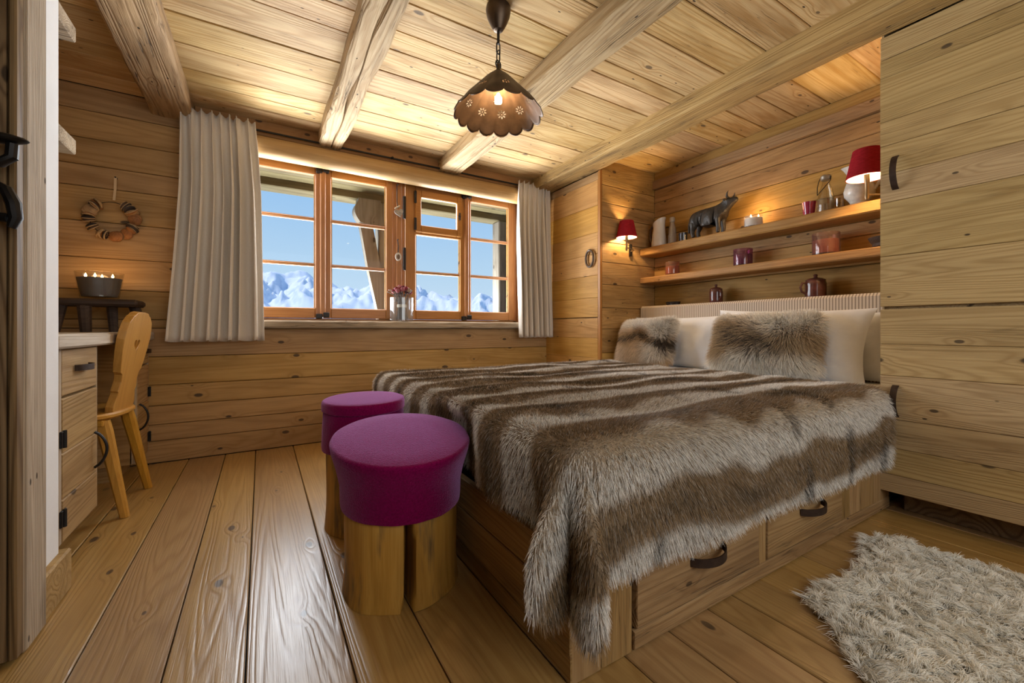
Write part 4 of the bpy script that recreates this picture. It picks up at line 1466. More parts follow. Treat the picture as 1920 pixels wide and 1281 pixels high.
hz = .33
hole = [(y, z + hz) for y, z in heart()]
cu = bpy.data.curves.new('backrest', 'CURVE')
cu.dimensions = '2D'
cu.fill_mode = 'BOTH'
cu.extrude = .013
cu.bevel_depth = .003
for loop in (outl, hole):
    sp_ = cu.splines.new('POLY')
    sp_.points.add(len(loop) - 1)
    for q, (a, b) in zip(sp_.points, loop):
        q.co = (a, b, 0, 1)
    sp_.use_cyclic_u = True
cu.materials.append(wood('honey_back_wood', (0.53, 0.29, 0.085), (0.36, 0.17, 0.04), axis='y', ring=0.3, knots=0.0, tone=0.12, gy=8, rings=14, vary=0.05, rough=0.38, spec=0.5, bump=0.12))
BM = CM @ TB @ Matrix(((0, 0, 1, 0), (1, 0, 0, 0), (0, 1, 0, 0), (0, 0, 0, 1)))
tmpo = bpy.data.objects.new('backrest_outline', cu)
bme = bpy.data.meshes.new_from_object(tmpo)
bpy.data.objects.remove(tmpo)
bme.polygons.foreach_set('use_smooth', [False] * len(bme.polygons))
put('backrest', bme, ch, BM)
# ------------------------------------------------------------------ on and above the desk
ZD = .862
t = thing('milking_stool', 'small dark wooden stool standing on the desk under the candle bowl', 'stool', (-.84, 3.34, ZD))
obj('stool_top', MB().cbox((-1.10, 3.23, 1.012), (-.625, 3.45, 1.052), .012), W_DARK, t, smooth=False)
for x0, y0, x1, y1, w in ((-.95, 3.27, -.97, 3.25, .026), (-.775, 3.41, -.77, 3.42, .027), (-.86, 3.27, -.85, 3.26, .032), (-.668, 3.38, -.628, 3.39, .028)):
    obj('leg', MB().tube([(x1, y1, ZD + .001), (x0, y0, 1.02)], [w * .78, w], 10), W_DARK, t)
WAXG = plain('grey_wax', (.15, .13, .115), .5, nscale=8, namp=.1)
FLAME = emitter('candle_flame', (1.0, .62, .22), 28)
WICK = plain('wick', (.02, .015, .01), .9)


def flame(parent, c, h=.022, r=.006):
    o = obj('flame', MB().lathe([(.0003, 0), (r * .8, h * .18), (r, h * .35), (r * .6, h * .65), (.0003, h)], 10, c), FLAME, parent)
    obj('wick', MB().tube([(c[0], c[1], c[2] - .008), (c[0], c[1], c[2] + .003)], .0012, 5), WICK, parent)
    return o


def shell(prof_out, th, base):
    """closed profile of a thick walled glass vessel from its outside profile"""
    inner = [(max(r - th, .0005), z) for r, z in reversed(prof_out) if z > base]
    inner = inner[:-0 or None]
    return prof_out + inner + [(inner[-1][0], base), (.0005, base)]


zc = 1.053
t = thing('candle_bowl', 'big glass bowl candle with grey wax and four flames on the dark stool', 'candle', (-.812, 3.34, zc))
c = (-.812, 3.34, zc)
po_ = [(.0005, 0), (.078, 0), (.083, .006), (.088, .03), (.098, .09), (.106, .152), (.107, .157)]
obj('glass_bowl', MB().lathe(shell(po_, .004, .014), 48, c, False, False), glass('grey_glass', (.93, .93, .92), .05), t)
obj('wax', MB().lathe([(.0005, .016), (.076, .016), (.083, .04), (.0925, .09), (.0985, .123), (.096, .122), (.0005, .119)], 48, c, False, False), WAXG, t)
for dx, dy in ((-.058, -.01), (-.012, -.035), (.0, .04), (.056, .0)):
    flame(t, (c[0] + dx, c[1] + dy, zc + .128), .024, .0065)
lamp('candle_glow', 'POINT', (c[0], c[1], zc + .155), 1.2, (1.0, .56, .22), shadow_soft_size=.05)

t = thing('dried_fruit_wreath', 'small wreath of dried fruit slices on a wire, hung on the wall', 'wreath', (-.79, YW - .02, 1.565))
wc = Vector((-.795, YW - .035, 1.565))
obj('nail', MB().tube([(-.783, YW - .03, 1.83), (-.783, YW + .01, 1.83)], .005, 6), IRON, t)
obj('ribbon', MB().ribbon([(-.783, YW - .026, 1.83), (-.785, YW - .024, 1.75), (-.790, YW - .024, 1.685)], (1, 0, 0), .013, .002), plain('tan_ribbon', (.62, .45, .26), .8), t)
obj('wire', MB().tube([wc + Vector((.105 * math.sin(a), 0, .105 * math.cos(a))) for a in np.linspace(0, 2 * PI, 40, endpoint=False)], .002, 6, closed=True), IRON, t)
PEEL = [plain('peel_' + n_, c_, .7, nscale=50, namp=.4) for n_, c_ in (('brown', (.085, .042, .022)), ('dark', (.035, .022, .017)), ('orange', (.30, .12, .035)), ('tan', (.34, .20, .085)))]
FLESH = plain('dried_flesh', (.42, .29, .15), .8, nscale=60, namp=.4)
for k, (ang, cnt, m_) in enumerate(((-42, 3, 1), (-65, 2, 3), (-92, 3, 0), (-122, 2, 0), (-155, 3, 1), (172, 2, 2), (143, 1, 2), (118, 3, 0), (85, 2, 2), (58, 3, 1), (36, 2, 0))):
    for j in range(cnt):
        a = R(ang) + (j - (cnt - 1) / 2) * .13
        pc = wc + Vector((.107 * math.sin(a), rng.uniform(-.008, .004), .107 * math.cos(a)))
        tang = Vector((math.cos(a), rng.uniform(-.5, .5), -math.sin(a)))
        if m_ in (2, 3):
            tang = Vector((math.cos(a) * .4, -1, -math.sin(a) * .4))
        tang.normalize()
        up_ = tang.orthogonal()
        rr = rng.uniform(.026, .036)
        th = .004
        pr = [(.0005, -th + .006), (rr * .6, -th + .003), (rr, -th - .004), (rr + .002, .0), (rr, th), (rr * .6, th + .006), (.0005, th + .009)]
        ns_ = nz3(k, j)
        s_ = obj('dried_slice', MB().lathe(pr, 16), PEEL[(m_ + j) % 4 if m_ < 2 else m_], t, frame(pc, up_, tang.cross(up_)) if True else None)
        obj('slice_flesh', MB().lathe([(rr - .004, -th - .0045), (rr + .0025, -th - .003), (rr + .0025, -th + .001)], 16, cap0=False, cap1=False), FLESH, s_, frame(pc, up_, tang.cross(up_)))

for z, lb in ((1.585, 'lower grey board shelf end peeping out behind the plastered wall'), (2.02, 'upper grey board shelf end peeping out behind the plastered wall')):
    o = obj('wall_shelf', MB().cbox((XL, 1.967, z - .029), (-.617, 2.262, z + .029), .004), W_GREY, None, smooth=False)
    tag(o, lb, 'shelf', 'board shelves of the desk nook')

# ------------------------------------------------------------------ curtains on an iron rail
t = thing('curtain_rail', 'thin dark curtain rail running below the beam ends', 'curtain rail', (1.0, YW - .10, 2.28))
obj('rail', MB().cbox((-.49, YW - .078, 2.288), (2.53, YW - .068, 2.302), .003), IRON, t, smooth=False)
for x in (-.3, .93, 2.2):
    obj('bracket', MB().tube([(x, YW - .073, 2.295), (x, YW - .05, 2.30), (x, YW - .03, 2.31)], .006, 6).ball((x, YW - .080, 2.298), .011), IRON, t)


def curtain(label, x0t, x1t, x0b, x1b, npl, seed, zt=2.325, zb=.80, yb=YW - .125):
    nx, nz_c = npl * 14, 40
    mb = MB()
    vs_ = []
    for j in range(nz_c + 1):
        f = j / nz_c
        z = zt + (zb - zt) * f
        pin = math.exp(-((f - .085) / .04) ** 2)
        amp = .020 + .018 * min(1, f * 2.5) - .010 * pin
        for i in range(nx + 1):
            u = i / nx
            uu = u + .012 * nz3(u * 4, seed, f * 1.2) * min(1, f * 4)
            x = (x0t + (x1t - x0t) * uu) * (1 - f) + (x0b + (x1b - x0b) * uu) * f
            x += .016 * math.sin(f * 2.6 + seed) * min(1, f * 3)
            ph = u * npl * 2 * PI + 2.4 * nz3(u * 6, seed + 4, f * .7)
            a2 = amp * (.55 + 1.3 * abs(nz3(u * 5.1 + seed, 2.2, f * .5)))
            y = yb - a2 * (math.sin(ph) + .35 * math.sin(2 * ph + 1 + seed)) - .02 * f
            x += .010 * math.cos(ph) * (1 + f)
            if f < .09:
                y += .010 * math.sin(ph * 3) * (1 - f / .09)
            vs_.append((x, y, z + (.006 * math.sin(ph) if j in (0, nz_c) else 0)))
    w = nx + 1
    fs = [(j * w + i, j * w + i + 1, (j + 1) * w + i + 1, (j + 1) * w + i) for j in range(nz_c) for i in range(nx)]
    o = obj('curtain', mb.add(vs_, [tuple(reversed(f)) for f in fs]), LINEN, None, ang=180)
    md = o.modifiers.new('thickness', 'SOLIDIFY')
    md.thickness = .003
    tag(o, label, 'curtain', 'linen window curtains')
    return o


curtain('wide greige linen curtain gathered at the left of the window', -.455, -.045, -.515, .005, 8, 1.0)
curtain('narrow greige linen curtain beside the corner wardrobe', 2.12, 2.50, 2.10, 2.52, 7, 5.0, zt=2.312)

# ------------------------------------------------------------------ hanging lamp
PX, PY = .946, 1.694
t = thing('pendant_lamp', 'bronze lamp with a scalloped shade pierced with flowers, hung from the ceiling', 'lamp', (PX, PY, ZC))
c = (PX, PY, 0)
obj('ceiling_cup', MB().lathe([(.0005, 2.268), (.012, 2.268), (.022, 2.272), (.032, 2.288), (.044, 2.312), (.054, 2.338), (.058, 2.362), (.056, 2.379)], 32, c, False), BRONZE, t)
obj('rod', MB().tube([(PX, PY, 2.272), (PX, PY, 2.208)], .0065, 8), IRON, t)


def link(z, h, w, turn):
    pts = []
    for i in range(20):
        a = 2 * PI * i / 20
        dx = w * math.cos(a)
        dz = (h / 2 - w) * (1 if math.sin(a) > 0 else -1) * (abs(math.sin(a)) > .05) + w * math.sin(a)
        pts.append((PX + dx * math.cos(turn), PY + dx * math.sin(turn), z + dz))
    return MB().tube(pts, .0032, 6, closed=True)


chn = put('chain', None, t, Matrix.Translation((PX, PY, 2.16)))
for z, h, w, tr in ((2.188, .052, .010, .2), (2.150, .056, .010, 1.8), (2.113, .036, .0165, .3)):
    obj('chain_link', link(z, h, w, tr), IRON, chn)
obj('shade_finial', MB().lathe([(.0005, 2.118), (.007, 2.116), (.010, 2.104), (.009, 2.092), (.013, 2.084), (.024, 2.076), (.026, 2.070)], 20, c, False), BRONZE, t)
SHADE = bpy.data.materials.new('pierced_bronze')
N = NT(SHADE)
uv = N.n('UVMap', uv_map='UVMap')
su = N.n('SeparateXYZ')
N.l(uv.outputs[0], su.inputs[0])
NFL = 9
cu_ = N.m('SUBTRACT', N.m('FRACT', N.m('MULTIPLY_ADD', su.outputs[0], NFL, .15)), .5)
lu = N.m('MULTIPLY', N.m('MULTIPLY', cu_, 2 * PI / NFL), N.m('MULTIPLY_ADD', su.outputs[1], .17, .032))
lv_ = N.m('MULTIPLY', N.m('SUBTRACT', su.outputs[1], .63), .255)
rr_ = N.m('SQRT', N.m('ADD', N.m('MULTIPLY', lu, lu), N.m('MULTIPLY', lv_, lv_)))
an = N.m('ARCTAN2', lu, lv_)
am = N.m('SUBTRACT', N.m('FRACT', N.m('MULTIPLY_ADD', an, 8 / (2 * PI), .5)), .5)
dt = N.m('DIVIDE', N.m('MULTIPLY', N.m('MULTIPLY', am, 2 * PI / 8), rr_), .0036)
dr = N.m('DIVIDE', N.m('SUBTRACT', rr_, .0155), .0068)
pet = N.m('LESS_THAN', N.m('ADD', N.m('MULTIPLY', dt, dt), N.m('MULTIPLY', dr, dr)), 1.0)
holem = N.m('MAXIMUM', pet, N.m('LESS_THAN', rr_, .0035))
p = N.n('BsdfPrincipled')
tcn = N.n('TexCoord')
nn_ = N.noise(tcn.outputs['Object'], 14, 4, .6)
f_ = N.mr(nn_, .3, .7, .6, 1.4)
N.l(N.mix(1.0, (.065, .038, .022), N.vec(f_, f_, f_), 'MULTIPLY'), p.inputs['Base Color'])
p.inputs['Metallic'].default_value = .6
p.inputs['Roughness'].default_value = .5
tb = N.n('BsdfTransparent')
mx = N.n('MixShader')
N.l(holem, mx.inputs[0])
N.l(p.outputs[0], mx.inputs[1])
N.l(tb.outputs[0], mx.inputs[2])
o_ = N.n('OutputMaterial')
N.l(mx.outputs[0], o_.inputs[0])
nu, nv_ = 192, 24
vs_, uvs = [], []
for i in range(nu):
    th = 2 * PI * i / nu
    for j in range(nv_ + 1):
        f = j / nv_
        sc = abs(math.sin(th * 8))
        r_ = (.026 + .018 * min(1, f * 6) + .160 * f) * (1 + .042 * (sc - .6) * f ** 1.5)
        z = 2.072 - .010 * min(1, f * 6) ** 2 - .172 * f - .020 * (sc ** .7) * max(0, (f - .72) / .28) ** 1.5
        vs_.append((PX + r_ * math.cos(th), PY + r_ * math.sin(th), z))
fs = []
for i in range(nu):
    k = (i + 1) % nu
    for j in range(nv_):
        fs.append((i * (nv_ + 1) + j + 1, k * (nv_ + 1) + j + 1, k * (nv_ + 1) + j, i * (nv_ + 1) + j))
        uvs += [(i / nu, (j + 1) / nv_), ((i + 1) / nu, (j + 1) / nv_), ((i + 1) / nu, j / nv_), (i / nu, j / nv_)]
so = obj('shade', MB().add(vs_, fs), SHADE, t, ang=60)
ul = so.data.uv_layers.new(name='UVMap')
ul.data.foreach_set('uv', np.array(uvs, np.float32).ravel())
md = so.modifiers.new('thickness', 'SOLIDIFY')
md.thickness = .0015
rimp = []
for i in range(nu):
    th = 2 * PI * i / nu
    q = vs_[i * (nv_ + 1) + nv_]
    rimp.append(q)
obj('rolled_rim', MB().tube(rimp, .0022, 6, closed=True), BRONZE, so)
obj('bulb_holder', MB().lathe([(.0005, 2.064), (.019, 2.064), (.020, 2.03), (.017, 2.018), (.0005, 2.018)], 20, c, False, False), plain('cream_porcelain', (.75, .70, .62), .4), t)
obj('bulb', MB().lathe([(.013, 2.018), (.016, 2.0), (.027, 1.975), (.029, 1.957), (.023, 1.938), (.011, 1.929), (.0005, 1.927)], 20, c, False, False), glass('bulb_glass', (1, .97, .9), .05), t)
obj('filament', MB().ball((PX, PY, 1.962), (.010, .010, .018), 12, 8), emitter('glowing_filament', (1.0, .66, .30), 160), t)
lamp('pendant_glow', 'POINT', (PX, PY, 1.962), 9, (1.0, .70, .40), shadow_soft_size=.03)

# ------------------------------------------------------------------ red shaded wall lamps
REDSH = bpy.data.materials.new('red_lampshade_cloth')
N = NT(REDSH)
tcn = N.n('TexCoord')
mp = N.n('Mapping')
mp.inputs['Scale'].default_value = (40, 40, 260)
N.l(tcn.outputs['Object'], mp.inputs[0])
nn_ = N.noise(mp.outputs[0], 1.0, 3, .6)
f_ = N.mr(nn_, .3, .7, .6, 1.35)
cl_ = N.mix(1.0, (.38, .026, .036), N.vec(f_, f_, f_), 'MULTIPLY')
df = N.n('BsdfDiffuse')
N.l(cl_, df.inputs[0])
tl = N.n('BsdfTranslucent')
tl.inputs[0].default_value = (.55, .06, .05, 1)
mx = N.n('MixShader')
mx.inputs[0].default_value = .28
N.l(df.outputs[0], mx.inputs[1])
N.l(tl.outputs[0], mx.inputs[2])
o_ = N.n('OutputMaterial')
N.l(mx.outputs[0], o_.inputs[0])
LINER = bpy.data.materials.new('white_shade_lining')
N = NT(LINER)
df = N.n('BsdfDiffuse')
df.inputs[0].default_value = (.82, .76, .66, 1)
tl = N.n('BsdfTranslucent')
tl.inputs[0].default_value = (.8, .7, .6, 1)
mx = N.n('MixShader')
mx.inputs[0].default_value = .3
N.l(df.outputs[0], mx.inputs[1])
N.l(tl.outputs[0], mx.inputs[2])
o_ = N.n('OutputMaterial')
N.l(mx.outputs[0], o_.inputs[0])
BULBW = bpy.data.materials.new('glowing_bulb_glass')
N = NT(BULBW)
em = N.n('Emission')
em.inputs[0].default_value = (1.0, .72, .40, 1)
em.inputs[1].default_value = 6
tb = N.n('BsdfTransparent')
ad = N.n('AddShader')
N.l(em.outputs[0], ad.inputs[0])
N.l(tb.outputs[0], ad.inputs[1])
o_ = N.n('OutputMaterial')
N.l(ad.outputs[0], o_.inputs[0])
BRASS = plain('aged_brass', (.30, .22, .13), .4, .8)


def sconce(label, pl, n, sc, zb, h, r0, r1):
    """pl: plate centre on the wall, n: wall normal, sc: (x, y) of the shade, zb: shade bottom"""
    t = thing('wall_lamp', label, 'lamp', pl, 0, 'red shaded wall lamps')
    pl, n = Vector(pl), Vector(n)
    sd = Vector((0, 0, 1)).cross(n)
    pr = [(.022 * (1 if abs(q) < 2.2 else .6) * s_, .055 * q / 3) for s_, qs in ((1, (-3, -2.2, 2.2, 3)), (-1, (3, 2.2, -2.2, -3))) for q in qs]
    obj('back_plate', MB().prism(pr, 0, .014, frame(pl, sd, (0, 0, 1))), IRON, t, smooth=False)
    s0 = Vector((sc[0], sc[1], 0))
    a = pl + n * .012
    k = pl + n * .05
    e = Vector((sc[0], sc[1], zb - .085))
    obj('arm', MB().tube([a + Vector((0, 0, -.01)), k + Vector((0, 0, -.005)), Vector(((k.x + e.x) / 2, (k.y + e.y) / 2, pl.z - .004)), Vector((e.x, e.y, pl.z))], .005, 8), BRASS, t)
    obj('candle_stem', MB().lathe([(.0005, pl.z - .03), (.007, pl.z - .028), (.011, pl.z - .015), (.009, pl.z + .005), (.009, zb - .03), (.013, zb - .02), (.013, zb + .02), (.0005, zb + .02)], 14, s0, False, False), BRASS, t)
    obj('bulb', MB().lathe([(.008, zb + .02), (.014, zb + .04), (.016, zb + .055), (.010, zb + .075), (.0005, zb + .088)], 14, s0, False, False), BULBW, t)
    sh = obj('shade', MB().lathe([(r1, zb), (r0, zb + h), (r0 - .002, zb + h), (r1 - .002, zb)], 40, s0, False, False), REDSH, t)
    obj('shade_lining', MB().lathe([(r1 - .0035, zb + .002), (r0 - .0035, zb + h - .002), (r0 - .0045, zb + h - .002), (r1 - .0045, zb + .002)], 40, s0, False, False), LINER, sh)
    lamp('wall_lamp_glow', 'POINT', (sc[0], sc[1], zb + .055), 12, (1.0, .64, .31), shadow_soft_size=.02)


sconce('red shaded wall lamp on the alcove side by the corner wardrobe', (2.915, YA - .001, 1.605), (0, -1, 0), (2.785, YA - .085), 1.692, .148, .060, .0915)
sconce('red shaded wall lamp half hidden by the large wardrobe', (2.99, YF + .002, 1.622), (0, 1, 0), (2.86, YF + .155), 1.712, .155, .062, .0935)
# ------------------------------------------------------------------ shelves above the bed and what stands on them
for z0, z1, lb in ((1.562, 1.632, 'upper thick plank shelf over the bed holding the black cow'), (1.302, 1.358, 'lower thick plank shelf over the bed holding three jar candles')):
    mb = MB()
    ny = 40
    vs_ = []
    for j in range(ny + 1):
        y = YF + .002 + (YA - YF - .004) * j / ny
        e = .008 * nz3(y * 2.2, z0 * 9) + .003 * nz3(y * 9, z0 * 5)
        b_ = .004 * nz3(y * 5, z0 * 7, 3)
        vs_ += [(XR - .001, y, z0), (XR - .001, y, z1), (3.058 + e, y, z1), (3.05 + e, y, z1 - .008), (3.05 + e + b_, y, z0 + .008), (3.058 + e + b_, y, z0)]
    fs = [(j * 6 + k, j * 6 + (k + 1) % 6, j * 6 + 6 + (k + 1) % 6, j * 6 + 6 + k) for j in range(ny) for k in range(6)] + [tuple(reversed(range(6))), tuple(ny * 6 + k for k in range(6))]
    o = obj('shelf', mb.add(vs_, [tuple(reversed(f)) for f in fs]), W_SHELF, None, ang=30)
    tag(o, lb, 'shelf', 'plank shelves over the bed')
S1, S2, SL = 1.6325, 1.3585, 1.0805
XS = 3.14
CERW = plain('white_glazed_pottery', (.72, .68, .62), .28, nscale=9, namp=.12)
CERG = plain('grey_white_enamel', (.62, .60, .56), .25, nscale=16, namp=.35)
CERB = plain('red_brown_pottery', (.105, .035, .03), .22, nscale=22, namp=.35, coat=.5)
BLK = plain('dark_glazed_pottery', (.02, .018, .02), .25, nscale=20, namp=.4)


def jug(c, prof, spout_dir, spout_len, spout_rise, label, mat, mats_h, handle, name='jug'):
    """lathe with its rim drawn out into a pouring lip"""
    t = thing(name, label, 'jug', c)
    mb = MB().lathe(shell(prof, .005, .012), 48, (0, 0, 0), False, False)
    zt = max(z for r, z in prof)
    nv = []
    for x, y, z in mb.v:
        a = math.atan2(y, x) - spout_dir
        k = max(0, math.cos(a)) ** 5 * max(0, (z / zt - .55) / .45) ** 1.6
        k2 = (.5 + .5 * math.cos(a)) * max(0, (z / zt - .6) / .4)
        nv.append((c[0] + x + spout_len * k * math.cos(spout_dir), c[1] + y + spout_len * k * math.sin(spout_dir), c[2] + z + spout_rise * k2))
    mb.v = nv
    obj('jug_body', mb, mat, t, ang=40)
    dx, dy = -math.cos(spout_dir), -math.sin(spout_dir)
    obj('handle', MB().tube([(c[0] + dx * r, c[1] + dy * r, c[2] + z) for r, z in handle], .008, 8, flat=(1.0, 1.5)), mats_h, t)
    return t


jug((XS, 2.585, S1), [(.0005, 0), (.064, 0), (.068, .006), (.066, .05), (.058, .12), (.050, .165), (.052, .19), (.056, .20)], -PI / 2, .012, .065,
    'tall cream jug with a brown handle at the corner end of the upper shelf', CERW, plain('brown_handle_glaze', (.10, .055, .035), .3),
    [(.052, .19), (.075, .205), (.094, .18), (.098, .13), (.090, .07), (.066, .035)])
t = thing('bottle', 'slim ribbed glass bottle beside the cream jug', 'bottle', (XS, 2.44, S1))
pr = [(.0005, 0), (.035, 0), (.038, .006)]
for i in range(1, 15):
    z = .008 + i * .0105
    pr.append((.037 - .010 * (i / 14) ** 2 + (.0018 if i % 2 else -.0012), z))
pr += [(.022, .172), (.018, .195), (.018, .205)]
obj('bottle_body', MB().lathe(shell(pr, .003, .01), 28, (XS, 2.44, S1), False, False), glass('smoky_glass', (.84, .80, .74), .09, .1, .15), t)
obj('bottle_cap', MB().lathe([(.0005, .203), (.022, .203), (.023, .21), (.023, .235), (.018, .243), (.0005, .243)], 20, (XS, 2.44, S1), False, False), plain('grey_cap', (.42, .38, .32), .45, .4), t)
t = thing('candle_glass', 'small dark glass tumbler between the bottle and the cow', 'glass', (XS, 2.33, S1))
obj('tumbler', MB().lathe(shell([(.0005, 0), (.031, 0), (.034, .004), (.036, .075), (.0365, .08)], .003, .008), 28, (XS, 2.33, S1), False, False), glass('dark_grey_glass', (.35, .35, .38), .10, .02, .15), t)
obj('wax', MB().lathe([(.0005, .009), (.030, .009), (.031, .045), (.0005, .045)], 24, (XS, 2.33, S1), False, False), BLK, t)


def jar_candle(y, r, h, wax_h, tint, wcol, label, S_, lit=0, x=XS, opaque=.12, grp='jar candles on the lower shelf'):
    c = (x, y, S_)
    t = thing('jar_candle', label, 'candle', c, 0, grp)
    obj('jar', MB().lathe(shell([(.0005, 0), (r * .94, 0), (r * .99, .004), (r, .02), (r, h - .003), (r - .001, h)], .004, .011), 44, c, False, False), glass('candle_jar_glass', tuple(q ** .4 for q in tint), .07, .0, opaque * .4), t)
    obj('wax', MB().lathe([(.0005, .012), (r - .006, .012), (r - .006, wax_h), (r * .5, wax_h - .002), (.0005, wax_h - .002)], 40, c, False, False), plain('coloured_wax', wcol, .5, nscale=10, namp=.1), t)
    if lit:
        for k in range(lit):
            a = 2 * PI * k / lit + .9
            flame(t, (c[0] + r * .45 * math.cos(a), c[1] + r * .5 * math.sin(a), S_ + wax_h + .006), .022, .006)
    else:
        obj('wick', MB().tube([(c[0], c[1], S_ + wax_h - .004), (c[0] + .002, c[1], S_ + wax_h + .010)], .0014, 5), WICK, t)
    return t


jar_candle(1.725, .063, .085, .070, (.95, .94, .93), (.80, .76, .72), 'white jar candle with burning flames on the upper shelf', S1, 3, opaque=.25, grp='jar candles on the upper shelf')
lamp('shelf_candle_glow', 'POINT', (XS, 1.725, S1 + .115), 1.6, (1.0, .56, .22), shadow_soft_size=.03)
jar_candle(2.44, .060, .118, .078, (.72, .40, .28), (.50, .19, .11), 'small amber jar candle at the corner end of the lower shelf', S2)
jar_candle(1.805, .066, .128, .085, (.42, .14, .26), (.36, .10, .20), 'purple jar candle in the middle of the lower shelf', S2)
jar_candle(1.262, .075, .142, .098, (.58, .33, .28), (.44, .19, .13), 'large brown jar candle near the wardrobe end of the lower shelf', S2)
t = thing('dark_bowl', 'dark wooden bowl at the wardrobe end of the lower shelf', 'bowl', (XS, .95, S2))
obj('bowl_body', MB().lathe(shell([(.0005, 0), (.035, 0), (.045, .006), (.075, .03), (.088, .055), (.090, .060)], .006, .008), 36, (XS, .95, S2), False, False), W_DARK, t)

t = thing('glass_cup', 'small ruby red glass cup on the upper shelf', 'glass', (XS, 1.36, S1))
pr = [(.0005, 0), (.028, 0), (.030, .003)] + [(.030 + .009 * i / 9 + (.0008 if i % 2 else -.0006), .006 + .009 * i) for i in range(1, 10)] + [(.041, .094)]
obj('cup_body', MB().lathe(shell(pr, .003, .008), 28, (XS, 1.36, S1), False, False), glass('ruby_glass', (.70, .10, .22), .10, .02, .3), t)

t = thing('clip_bottle', 'clear swing-top bottle half full of water on the upper shelf', 'bottle', (XS, 1.262, S1))
c = (XS, 1.262, S1)
obj('bottle_body', MB().lathe(shell([(.0005, 0), (.046, 0), (.049, .005), (.047, .09), (.036, .15), (.024, .185), (.021, .205), (.022, .215)], .003, .008), 36, c, False, False), glass('clear_bottle_glass', (.94, .93, .89), .07), t)
obj('water', MB().lathe([(.0005, .009), (.045, .009), (.0435, .09), (.0005, .09)], 32, c, False, False), glass('still_water', (.80, .78, .70), .05, 0, .12), t)
clip = obj('swing_stopper', MB().lathe([(.0005, .212), (.024, .212), (.029, .218), (.030, .236), (.024, .245), (.0005, .247)], 24, c, False, False), plain('grey_metal', (.38, .36, .32), .35, .8), t)
for s_ in (-1, 1):
    obj('wire_bail', MB().tube([(c[0] - .005, c[1] + s_ * .031, S1 + .23), (c[0] - .02, c[1] + s_ * .034, S1 + .20), (c[0] - .035, c[1] + s_ * .022 + .012, S1 + .165), (c[0] - .045, c[1] + .03, S1 + .115)], .0022, 6), IRON, clip)
t = thing('tumbler', 'tiny clear glass tumbler between the swing-top bottle and the white pitcher', 'glass', (XS, 1.185, S1))
obj('tumbler_body', MB().lathe(shell([(.0005, 0), (.022, 0), (.024, .003), (.027, .072), (.0275, .074)], .002, .006), 24, (XS, 1.185, S1), False, False), glass('pale_amber_glass', (.90, .82, .62), .10), t)
jug((XS, 1.085, S1), [(.0005, 0), (.052, 0), (.056, .004), (.044, .02), (.050, .032), (.074, .065), (.078, .095), (.068, .13), (.050, .165), (.044, .19), (.050, .215), (.056, .225)], PI / 2, .040, .03,
    'white marbled pitcher standing behind the red lamp on the upper shelf', CERG, CERG, [(.048, .20), (.085, .215), (.105, .18), (.10, .13), (.074, .085)], name='pitcher')

t = thing('small_dish', 'flat dark oval dish on the headboard ledge', 'dish', (3.15, 2.44, SL))
mb = MB().lathe(shell([(.0005, 0), (.045, 0), (.058, .008), (.068, .026), (.069, .032)], .005, .008), 36, (0, 0, 0), False, False)
mb.v = [(3.15 + x * .7, 2.44 + y, SL + z * 1.3) for x, y, z in mb.v]
obj('dish_body', mb, BLK, t)


def lidded_jar(y, r, h, label, side):
    c = (3.15, y, SL)
    t = thing('lidded_jar', label, 'jar', c, 0, 'brown jars on the headboard ledge')
    obj('jar_body', MB().lathe(shell([(.0005, 0), (r * .9, 0), (r * .97, .005), (r, .03), (r * 1.01, h * .8), (r * .95, h * .97), (r * .9, h)], .005, .01), 36, c, False, False), CERB, t)
    lid = obj('lid', MB().lathe([(.0005, h - .004), (r * .93, h - .004), (r * .96, h + .004), (r * .7, h + .014), (r * .22, h + .020), (r * .16, h + .026), (r * .22, h + .036), (r * .15, h + .042), (.0005, h + .043)], 32, c, False, False), CERB, t)
    hx, hy = -math.sin(side), math.cos(side)
    obj('handle', MB().tube([(c[0] + hx * q, c[1] + hy * q, c[2] + z) for q, z in ((r * .98, h * .86), (r * 1.35, h * .88), (r * 1.55, h * .65), (r * 1.42, h * .40), (r * 1.0, h * .28))], .007, 8), CERB, t)


lidded_jar(2.03, .050, .118, 'smaller red brown lidded jar in the middle of the headboard ledge', 2.6)
lidded_jar(1.325, .060, .120, 'larger red brown lidded jar towards the wardrobe on the headboard ledge', .9)

# carved cow: one continuous skin body
COWM = plain('blackened_carved_wood', (.035, .031, .027), .42, nscale=18, namp=.55, bump=.5, bscale=40, stretch=(3, 3, .7))
cow = thing('cow_figure', 'black carved cow with a raised head on the upper shelf', 'figurine', (XS, 2.05, S1))
joints = {
    'pelvis': ((0, .125, .172), (.066, .074)), 'rump': ((0, .165, .170), (.054, .062)), 'mid': ((0, .045, .165), (.074, .084)), 'chest': ((0, -.055, .175), (.062, .084)), 'wither': ((0, -.088, .205), (.044, .056)),
    'neck': ((0, -.112, .226), (.038, .050)), 'poll': ((0, -.138, .248), (.034, .040)), 'face': ((0, -.172, .256), (.027, .030)), 'muzzle': ((0, -.208, .264), (.022, .022)),
    'tail0': ((0, .205, .18), (.012, .012)), 'tail1': ((0, .222, .13), (.008, .008)), 'tail2': ((0, .222, .055), (.011, .011)),
    'udder': ((0, .085, .085), (.034, .030)),
}
